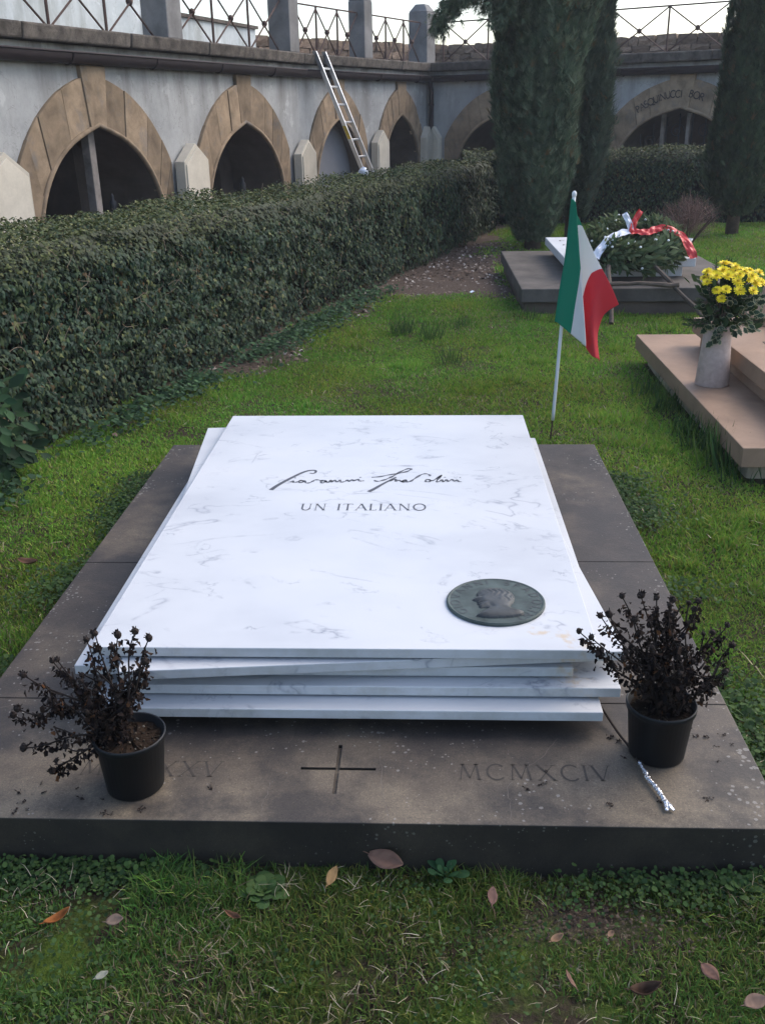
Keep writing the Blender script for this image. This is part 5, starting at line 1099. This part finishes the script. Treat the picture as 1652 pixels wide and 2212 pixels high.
def rosette(label, x, y, r, nl, cols, wid=1., el=.35, name='weed_rosette'):
    root = thing(name, label, 'weed', (x, y, 0)); rg = random.Random(int(x*999)+nl)
    tv, tf = LEAF; 
    for i in range(nl):
        a = i*2.4+rg.uniform(-.2, .2); k = (1-.55*i/nl); L = r*k*rg.uniform(.85, 1.1); e = el+.7*(i/nl); m = MB(); d = Vector((math.cos(a)*math.cos(e), math.sin(a)*math.cos(e), math.sin(e))); s = Vector((-math.sin(a), math.cos(a), 0)); nn = s.cross(d)*-1
        prof = [(0, .06), (.35, .14), (.6, .24), (.82, .25), (.95, .15), (1., .02)]; b = Vector((x, y, .004))
        for t, w in prof:
            c = b+d*(L*t)-Vector((0, 0, L*.28*t*t)); m.v += [tuple(c-s*w*L*wid+nn*-.03*L), tuple(c), tuple(c+s*w*L*wid+nn*-.03*L)]
        for j in range(len(prof)-1): m.f += [(3*j, 3*j+1, 3*j+4, 3*j+3), (3*j+1, 3*j+2, 3*j+5, 3*j+4)]
        m.mi = [0]*len(m.f); me = m.mesh('leaf', MAT['leaf'], wl(root)); c = rg.choice(cols); f = rg.uniform(.8, 1.2)
        at_ = me.color_attributes.new('Col', 'FLOAT_COLOR', 'POINT'); at_.data.foreach_set('color', np.tile(np.array([c[0]*f, c[1]*f, c[2]*f, 1], np.float32), len(me.vertices))); me.shade_smooth(); link('leaf', me, root)
RC = [(.052, .098, .030), (.070, .118, .036), (.042, .080, .026)]
RC2 = [(.048, .088, .026), (.036, .070, .022)]
rosette('round pale green weed rosette in the grass in front of the plinth', -.332, 1.575, .066, 22, RC, 1.0)
rosette('small spoon-leaved weed left of the round rosette', -.447, 1.578, .04, 9, [(.07, .12, .05)], .7)
rosette('toothed dandelion rosette against the plinth front', .046, 1.63, .065, 12, [(.045, .105, .04), (.03, .075, .03)], .75, .6)
rosette('leafy weed at the right edge below the plinth corner', .66, 1.60, .055, 16, RC2, .7, .6)

# fallen leaves
def fallen(label, x, y, L, ang, col, curl=.3, wid=.42, z=.028, tilt=.15, cat='leaf'):
    m = MB(); rg = random.Random(int(x*777)); n = 9
    for i in range(n):
        t = i/(n-1); w = wid*math.sin(math.pi*min(1, t*.93+.05))**.8*L*.5; zc = L*curl*((t-.5)**2*1.6)
        for k in (-1, -.5, 0, .5, 1): m.v.append(((t-.5)*L, w*k, zc+abs(k)**1.6*w*curl*1.6+rg.uniform(-.001, .001)))
    m.f = [(i*5+k, i*5+k+1, i*5+k+6, i*5+k+5) for i in range(n-1) for k in range(4)]; m.mi = [0]*len(m.f)
    m.tube([(-.5*L, 0, L*curl*.4), (-.68*L, .01*L, L*curl*.5)], .0012, 4)
    me = m.mesh('fallen_leaf', MAT['deadleaf']); c = np.ones((len(me.vertices), 4), np.float32); c[:, :3] = np.array(col)*(1+RNG.uniform(-.18, .18, (len(c), 1))); a = me.color_attributes.new('Col', 'FLOAT_COLOR', 'POINT'); a.data.foreach_set('color', c.ravel()); me.shade_smooth()
    o = link('fallen_leaf', me, None, (x, y, z)); o.rotation_euler = (tilt, -.1, ang); sm = o.modifiers.new('t', 'SOLIDIFY'); sm.thickness = .0008; tag(o, label, cat, 'fallen leaves on the lawn')
BRN = (.17, .098, .07)
fallen('large brown fallen leaf lying against the plinth front', -.076, 1.635, .085, -.5, BRN, .25, .5, .04, .5)
fallen('upright tan fallen leaf left of the large brown one', -.192, 1.592, .052, 1.25, (.19, .125, .06), .2, .42, .035, .6)
fallen('brown fallen leaf right of the dandelion rosette', .141, 1.548, .045, 1.45, (.14, .082, .066), .2, .5, .03, .3)
fallen('rust-orange curled fallen leaf near the left edge', -.729, 1.466, .055, .75, (.20, .075, .025), .8, .35)
fallen('small pale round fallen leaf right of the orange one', -.614, 1.466, .035, .2, (.15, .11, .085), .3, .75)
fallen('small curled brown leaf below the round rosette', -.377, 1.481, .04, -.5, (.14, .07, .04), .7, .35)
fallen('pale grey-green fallen leaf near the bottom left', -.6, 1.334, .026, .6, (.22, .22, .17), .2, .6)
fallen('tan crumpled leaf below the bare soil patch', .259, 1.441, .032, .6, (.19, .12, .075), .6, .5)
fallen('narrow brown leaf standing in the grass at bottom centre right', .269, 1.342, .04, 1.9, (.15, .09, .065), .4, .4, .03, .7)
fallen('smooth reddish-brown leaf in the lower right grass', .532, 1.364, .045, -1.1, (.19, .105, .075), .15, .55, .035, .4)
fallen('dark curled leaf near the bottom right', .403, 1.318, .06, .2, (.07, .042, .028), 1.1, .4)
fallen('broad tan leaf in the bottom right corner', .596, 1.305, .045, .3, (.18, .12, .09), .3, .65)
fallen('tiny tan leaf just below the bare soil', .365, 1.456, .02, .9, (.19, .12, .08), .4, .6)
fallen('brown leaf in the grass left of the plinth', -1.415, 3.118, .09, -.35, (.12, .065, .04), .5, .4)

# lawn
def grass_band(x0, x1, y0, y1, dens, h, w, name='grass', dead=.09, keepf=None):
    n = int((x1-x0)*(y1-y0)*dens); x = RNG.uniform(x0, x1, n); y = RNG.uniform(y0, y1, n)
    ok = lawn_ok(x, y) & (RNG.uniform(0, 1, n) > bare_f(x, y)*.93) & (RNG.uniform(0, 1, n) > gravel_f(x, y)*1.02) & (np.abs(x+.187) < 1.05+.47*y)
    return x[ok], y[ok], h, w, dead
parts = [grass_band(-1.3, 1.2, .95, 1.75, 48000, .024, .0017, dead=.14), grass_band(-1.9, 1.6, 1.75, 3.0, 30000, .019, .0024), grass_band(-2.4, 2.2, 3.0, 4.6, 18000, .020, .0034),
         grass_band(-2.4, 3.0, 4.6, 6.6, 11000, .023, .0046), grass_band(-1.8, 4.2, 6.6, 9.0, 7500, .025, .0056), grass_band(-.6, 6.5, 9.0, 14.3, 4500, .03, .008)]
X = np.concatenate([p[0] for p in parts]); Y = np.concatenate([p[1] for p in parts]); Hh = np.concatenate([np.full(len(p[0]), p[2]) for p in parts]); Ww = np.concatenate([np.full(len(p[0]), p[3]) for p in parts]); Dd = np.concatenate([np.full(len(p[0]), p[4]) for p in parts]); n = len(X)
tall = vnoise(X, Y, 3.3, 12); tuft = np.clip((vnoise(X, Y, 5.0, 21)-.72)/.12, 0, 1)
Hh = Hh*RNG.uniform(.45, 1.3, n)*(.7+.6*tall)*(1+1.1*tuft)
a = RNG.uniform(0, 6.283, n); ln = RNG.uniform(.15, 1.3, n); dx, dy = np.cos(a), np.sin(a); fa = RNG.uniform(0, 6.283, n); sx, sy = np.cos(fa)*Ww, np.sin(fa)*Ww
zb = (vnoise(X, Y, 1.1, 1)-.5)*.03+(vnoise(X, Y, 5, 2)-.5)*.014-.016
def vtx(t, wk): return np.stack([X+dx*ln*Hh*t*t*.9+sx*wk, Y+dy*ln*Hh*t*t*.9+sy*wk, zb+Hh*t*(1-.18*ln*t)], 1)
nb = Y < 4.6; kn_, kf_ = int(nb.sum()), int((~nb).sum())
Vn = np.stack([vtx(0, -1), vtx(0, 1), vtx(.55, .8), vtx(.55, -.8), vtx(1, 0)], 1)[nb].reshape(-1, 3); Vf = np.stack([vtx(0, -1.25), vtx(0, 1.25), vtx(1, 0)], 1)[~nb].reshape(-1, 3); V = np.concatenate([Vn, Vf])
loops = np.concatenate([((np.arange(kn_)*5)[:, None]+np.array([[0, 1, 2, 3, 3, 2, 4]])).ravel(), (kn_*5+np.arange(kf_)[:, None]*3+np.array([[0, 1, 2]])).ravel()]); counts = np.concatenate([np.tile([4, 3], kn_), np.full(kf_, 3)])
patch = vnoise(X, Y, 1.6, 31); far = np.clip((Y-1.5)/1.6, 0, 1)[:, None]
G = np.where(far > RNG.uniform(0, 1, (n, 1)), jitter_cols(n, [(.130, .270, .036), (.160, .290, .040), (.102, .240, .036), (.21, .265, .06)], .25), jitter_cols(n, [(.076, .155, .034), (.096, .178, .038), (.056, .126, .030), (.13, .17, .043)], .3))
G = G*(.8+.45*patch[:, None]); G[:, 0] *= .8+.5*vnoise(X, Y, 2.3, 41)
dm = RNG.uniform(0, 1, n) < Dd*(.4+1.6*np.clip((vnoise(X, Y, 3.0, 51)-.35)*2, 0, 1)); G[dm] = jitter_cols(int(dm.sum()), [(.24, .19, .11), (.18, .13, .08), (.30, .26, .17)], .25)
me = raw_mesh('grass', V, loops, counts, MAT['grass'], np.concatenate([np.repeat(G[nb], 5, 0), np.repeat(G[~nb], 3, 0)])); go = link('grass', me); tag(go, 'short winter grass of the cemetery lawn', 'grass', kind='stuff')
# longer tufts of grass
TUFTS = [(-.15, 7.2, .13, 90), (.05, 7.0, .12, 80), (.18, 6.25, .10, 60), (1.05, 7.5, .12, 60), (-.95, 6.2, .09, 50), (1.33, 5.2, .13, 90), (1.30, 5.5, .11, 60), (1.36, 4.5, .15, 110), (1.38, 4.28, .17, 130), (1.33, 4.75, .12, 80), (1.42, 4.12, .12, 60), (.82, 7.6, .10, 40), (-.75, 7.6, .08, 60), (.3, 7.4, .09, 60), (.05, 4.5, .06, 60), (.45, 4.4, .06, 60)]
TX = np.concatenate([np.stack([t[0]+RNG.normal(0, .05, t[3]), t[1]+RNG.normal(0, .05, t[3]), np.full(t[3], t[2])], 1) for t in TUFTS]); TX = TX[~((TX[:, 0] > 1.40) & (TX[:, 1] > 4.05))]; n = len(TX); d = rnd_dir(n)*.45+np.array([[0, 0, 1.]])
scatter('grass_tufts', [(-.022, 0, 0), (.022, 0, 0), (.018, .5, .02), (-.018, .5, .02), (0, 1, .16)], [(0, 1, 2, 3), (3, 2, 4)], frames(rnd_dir(n)*np.array([[1, 1, .1]]), d, TX[:, 2]*RNG.uniform(.6, 1.3, n)), np.stack([TX[:, 0], TX[:, 1], np.full(n, -.01)], 1), jitter_cols(n, [(.055, .11, .03), (.04, .085, .03), (.08, .13, .035)], .25), MAT['grass'], kind='stuff')['label'] = 'longer tufts of grass along the tomb edges'
# clover and chickweed
def clover(pts_fn, n, size, cols, name):
    P = pts_fn(n); ok = lawn_ok(P[:, 0], P[:, 1]); P = P[ok]; n = len(P)
    disc = [(0, 0, 0)]+[(math.cos(t)*.5, .5+math.sin(t)*.5, .04*math.cos(2*t)) for t in np.linspace(0, 2*math.pi, 8)[:-1]]; tf = [(0,)]*0+[tuple(range(1, 8))]
    o = scatter(name, disc, tf, frames(rnd_dir(n)*.55+np.array([[0, -.15, 1.]]), rnd_dir(n), size*RNG.uniform(.6, 1.4, n)), P, jitter_cols(n, cols, .28), MAT['leaf'], kind='stuff'); return o
CC = [(.040, .078, .022), (.058, .10, .028), (.028, .056, .02)]
def front_strip(n):
    x = RNG.uniform(-1.1, .95, n); k = vnoise(x, x*0, 3.2, 61); d = np.abs(RNG.normal(0, .035, n)); ok = (RNG.uniform(0, 1, n) < np.clip((k-.30)*3, 0, 1)); x, d = x[ok], d[ok]; return np.stack([x, PY0-.012-d, np.minimum(.03, np.abs(RNG.normal(0, .014, len(x)))*np.clip(1-d/.08, .2, 1)+.006)], 1)
clover(front_strip, 8200, .0095, CC, 'ground_cover')['label'] = 'small round-leaved weeds along the plinth front'
def hedge_foot(n):
    y = RNG.uniform(3.2, 9.0, n); k = vnoise(y, y*0, 1.6, 71); ok = RNG.uniform(0, 1, n) < np.clip((k-.35)*3, 0, 1)*np.clip(1.4-(y-4)/5, .2, 1); y = y[ok]; x = hedge_x(y)+.12+np.abs(RNG.normal(0, .13, len(y))); return np.stack([x, y, np.abs(RNG.normal(0, .03, len(x)))+.01], 1)
clover(hedge_foot, 7500, .024, [(.035, .075, .034), (.05, .10, .04), (.026, .055, .028)], 'ground_cover')['label'] = 'leafy weeds along the foot of the hedge'
def lawn_clover(n):
    x = RNG.uniform(-1.2, 1.1, n); y = RNG.uniform(.95, 1.62, n); ok = RNG.uniform(0, 1, n) < np.clip((vnoise(x, y, 5, 81)-.5)*4, 0, 1); x, y = x[ok], y[ok]; return np.stack([x, y, RNG.uniform(.002, .016, len(x))], 1)
clover(lawn_clover, 9000, .0075, CC, 'ground_cover')['label'] = 'clover leaves scattered through the foreground grass'
def side_clover(n):
    s = RNG.uniform(0, 1, n) < .5; y = RNG.uniform(1.8, 4.1, n); x = np.where(s, PX0-.02-np.abs(RNG.normal(0, .10, n)), PX1+.02+np.abs(RNG.normal(0, .10, n))); ok = RNG.uniform(0, 1, n) < np.clip((vnoise(x, y, 3, 91)-.42)*4, 0, 1); return np.stack([x[ok], y[ok], RNG.uniform(.004, .035, ok.sum())], 1)
clover(side_clover, 9500, .0125, CC, 'ground_cover')['label'] = 'leafy weeds along both sides of the plinth'
# dead straw
n = 2600; x = RNG.uniform(-1.1, 1.0, n); y = RNG.uniform(.95, 1.64, n); ok = (RNG.uniform(0, 1, n) < np.clip((vnoise(x, y, 5.5, 101)-.5)*5, .03, 1)) & lawn_ok(x, y); x, y = x[ok], y[ok]; n = len(x); d = rnd_dir(n); d[:, 2] = np.abs(d[:, 2])*.35
scatter('dead_straw', [(-.014, 0, 0), (.014, 0, 0), (.076, .35, .05), (.050, .35, .05), (.105, .68, .03), (.084, .68, .03), (.05, 1, 0)], [(0, 1, 2, 3), (3, 2, 4, 5), (5, 4, 6)], frames(rnd_dir(n)*.4+np.array([[0, 0, 1.]]), d, RNG.uniform(.014, .045, n)), np.stack([x, y, RNG.uniform(.008, .026, n)], 1), jitter_cols(n, [(.30, .25, .17), (.40, .34, .25), (.20, .155, .10)], .25), MAT['deadleaf'], kind='stuff')['label'] = 'pale dead straw lying in the foreground grass'
n = 900; x = RNG.uniform(-2.2, 2.0, n); y = RNG.uniform(1.8, 6.0, n); ok = lawn_ok(x, y) & (RNG.uniform(0, 1, n) < np.clip((vnoise(x, y, 2.0, 111)-.5)*3.5, .02, 1)); x, y = x[ok], y[ok]; n = len(x); d = rnd_dir(n); d[:, 2] = np.abs(d[:, 2])*.3
scatter('dead_straw', [(-.03, 0, 0), (.03, 0, 0), (.06, .5, .02), (.02, .5, .02), (.02, 1, 0)], [(0, 1, 2, 3), (3, 2, 4)], frames(rnd_dir(n)*.4+np.array([[0, 0, 1.]]), d, RNG.uniform(.03, .075, n)), np.stack([x, y, RNG.uniform(.012, .035, n)], 1), jitter_cols(n, [(.26, .22, .13), (.33, .28, .19)], .25), MAT['deadleaf'], kind='stuff')['label'] = 'pale dead straw in the lawn around the tomb'
# gravel and leaf litter
n = 9000; x = RNG.uniform(-1.8, 1.4, n); y = RNG.uniform(4.6, 12.4, n); ok = lawn_ok(x, y) & (RNG.uniform(0, 1, n) < gravel_f(x, y)); x, y = x[ok], y[ok]; n = len(x)
scatter('gravel', tv := [(1,0,0),(-1,0,0),(0,1,0),(0,-1,0),(0,0,.7),(0,0,-.7)], [(0,2,4),(2,1,4),(1,3,4),(3,0,4)], frames(rnd_dir(n)*.5+np.array([[0, 0, 1.]]), rnd_dir(n), RNG.uniform(.006, .022, n)), np.stack([x, y, np.full(n, -.004)], 1), jitter_cols(n, [(.12, .085, .065), (.08, .055, .04), (.24, .20, .17), (.05, .035, .028), (.36, .33, .30)], .25, [.36, .3, .16, .13, .05]), MAT['pebble'], kind='stuff')['label'] = 'brown gravel and leaf litter between hedge and wreath tomb'
n = 420; x = RNG.normal(.36, .11, n); y = RNG.normal(1.53, .045, n); ok = lawn_ok(x, y); x, y = x[ok], y[ok]; n = len(x)
scatter('soil_crumbs', tv, [(0,2,4),(2,1,4),(1,3,4),(3,0,4)], frames(rnd_dir(n)*.5+np.array([[0, 0, 1.]]), rnd_dir(n), RNG.uniform(.0015, .005, n)), np.stack([x, y, np.full(n, -.012)], 1), jitter_cols(n, [(.09, .065, .045), (.05, .036, .026)], .3), MAT['pebble'], kind='stuff')['label'] = 'crumbled bare soil in front of the plinth'
lt = MB(); lt.add([(0, 0, 0), (.03, .01, .012), (.045, .035, .004), (.01, .04, .015), (-.015, .02, .003)], [(0, 1, 2, 3, 4)]); o = lt.build('litter_scrap', MAT['bag'], loc=(0, 0, 0)); o.location = (.42, 8.75, .01); tag(o, 'blue-white scrap of plastic litter on the gravel by the wreath tomb', 'litter')

# ------------------------------------------------------------------ thin haze volume over the whole enclosure, added to lift the dark tones
hz = MB().box((-60, -60, -1.8), (60, 60, 6.6)); t = NT('thin_veil'); t.t.nodes.remove(t.b); pv = t.n('VolumePrincipled'); pv.inputs['Color'].default_value = (.9, .93, 1, 1); pv.inputs['Density'].default_value = .0016; pv.inputs['Anisotropy'].default_value = .2
t.l(pv.outputs[0], t.t.nodes['Material Output'].inputs['Volume']); ho = hz.build('tone_veil', t.m); tag(ho, kind='stuff')
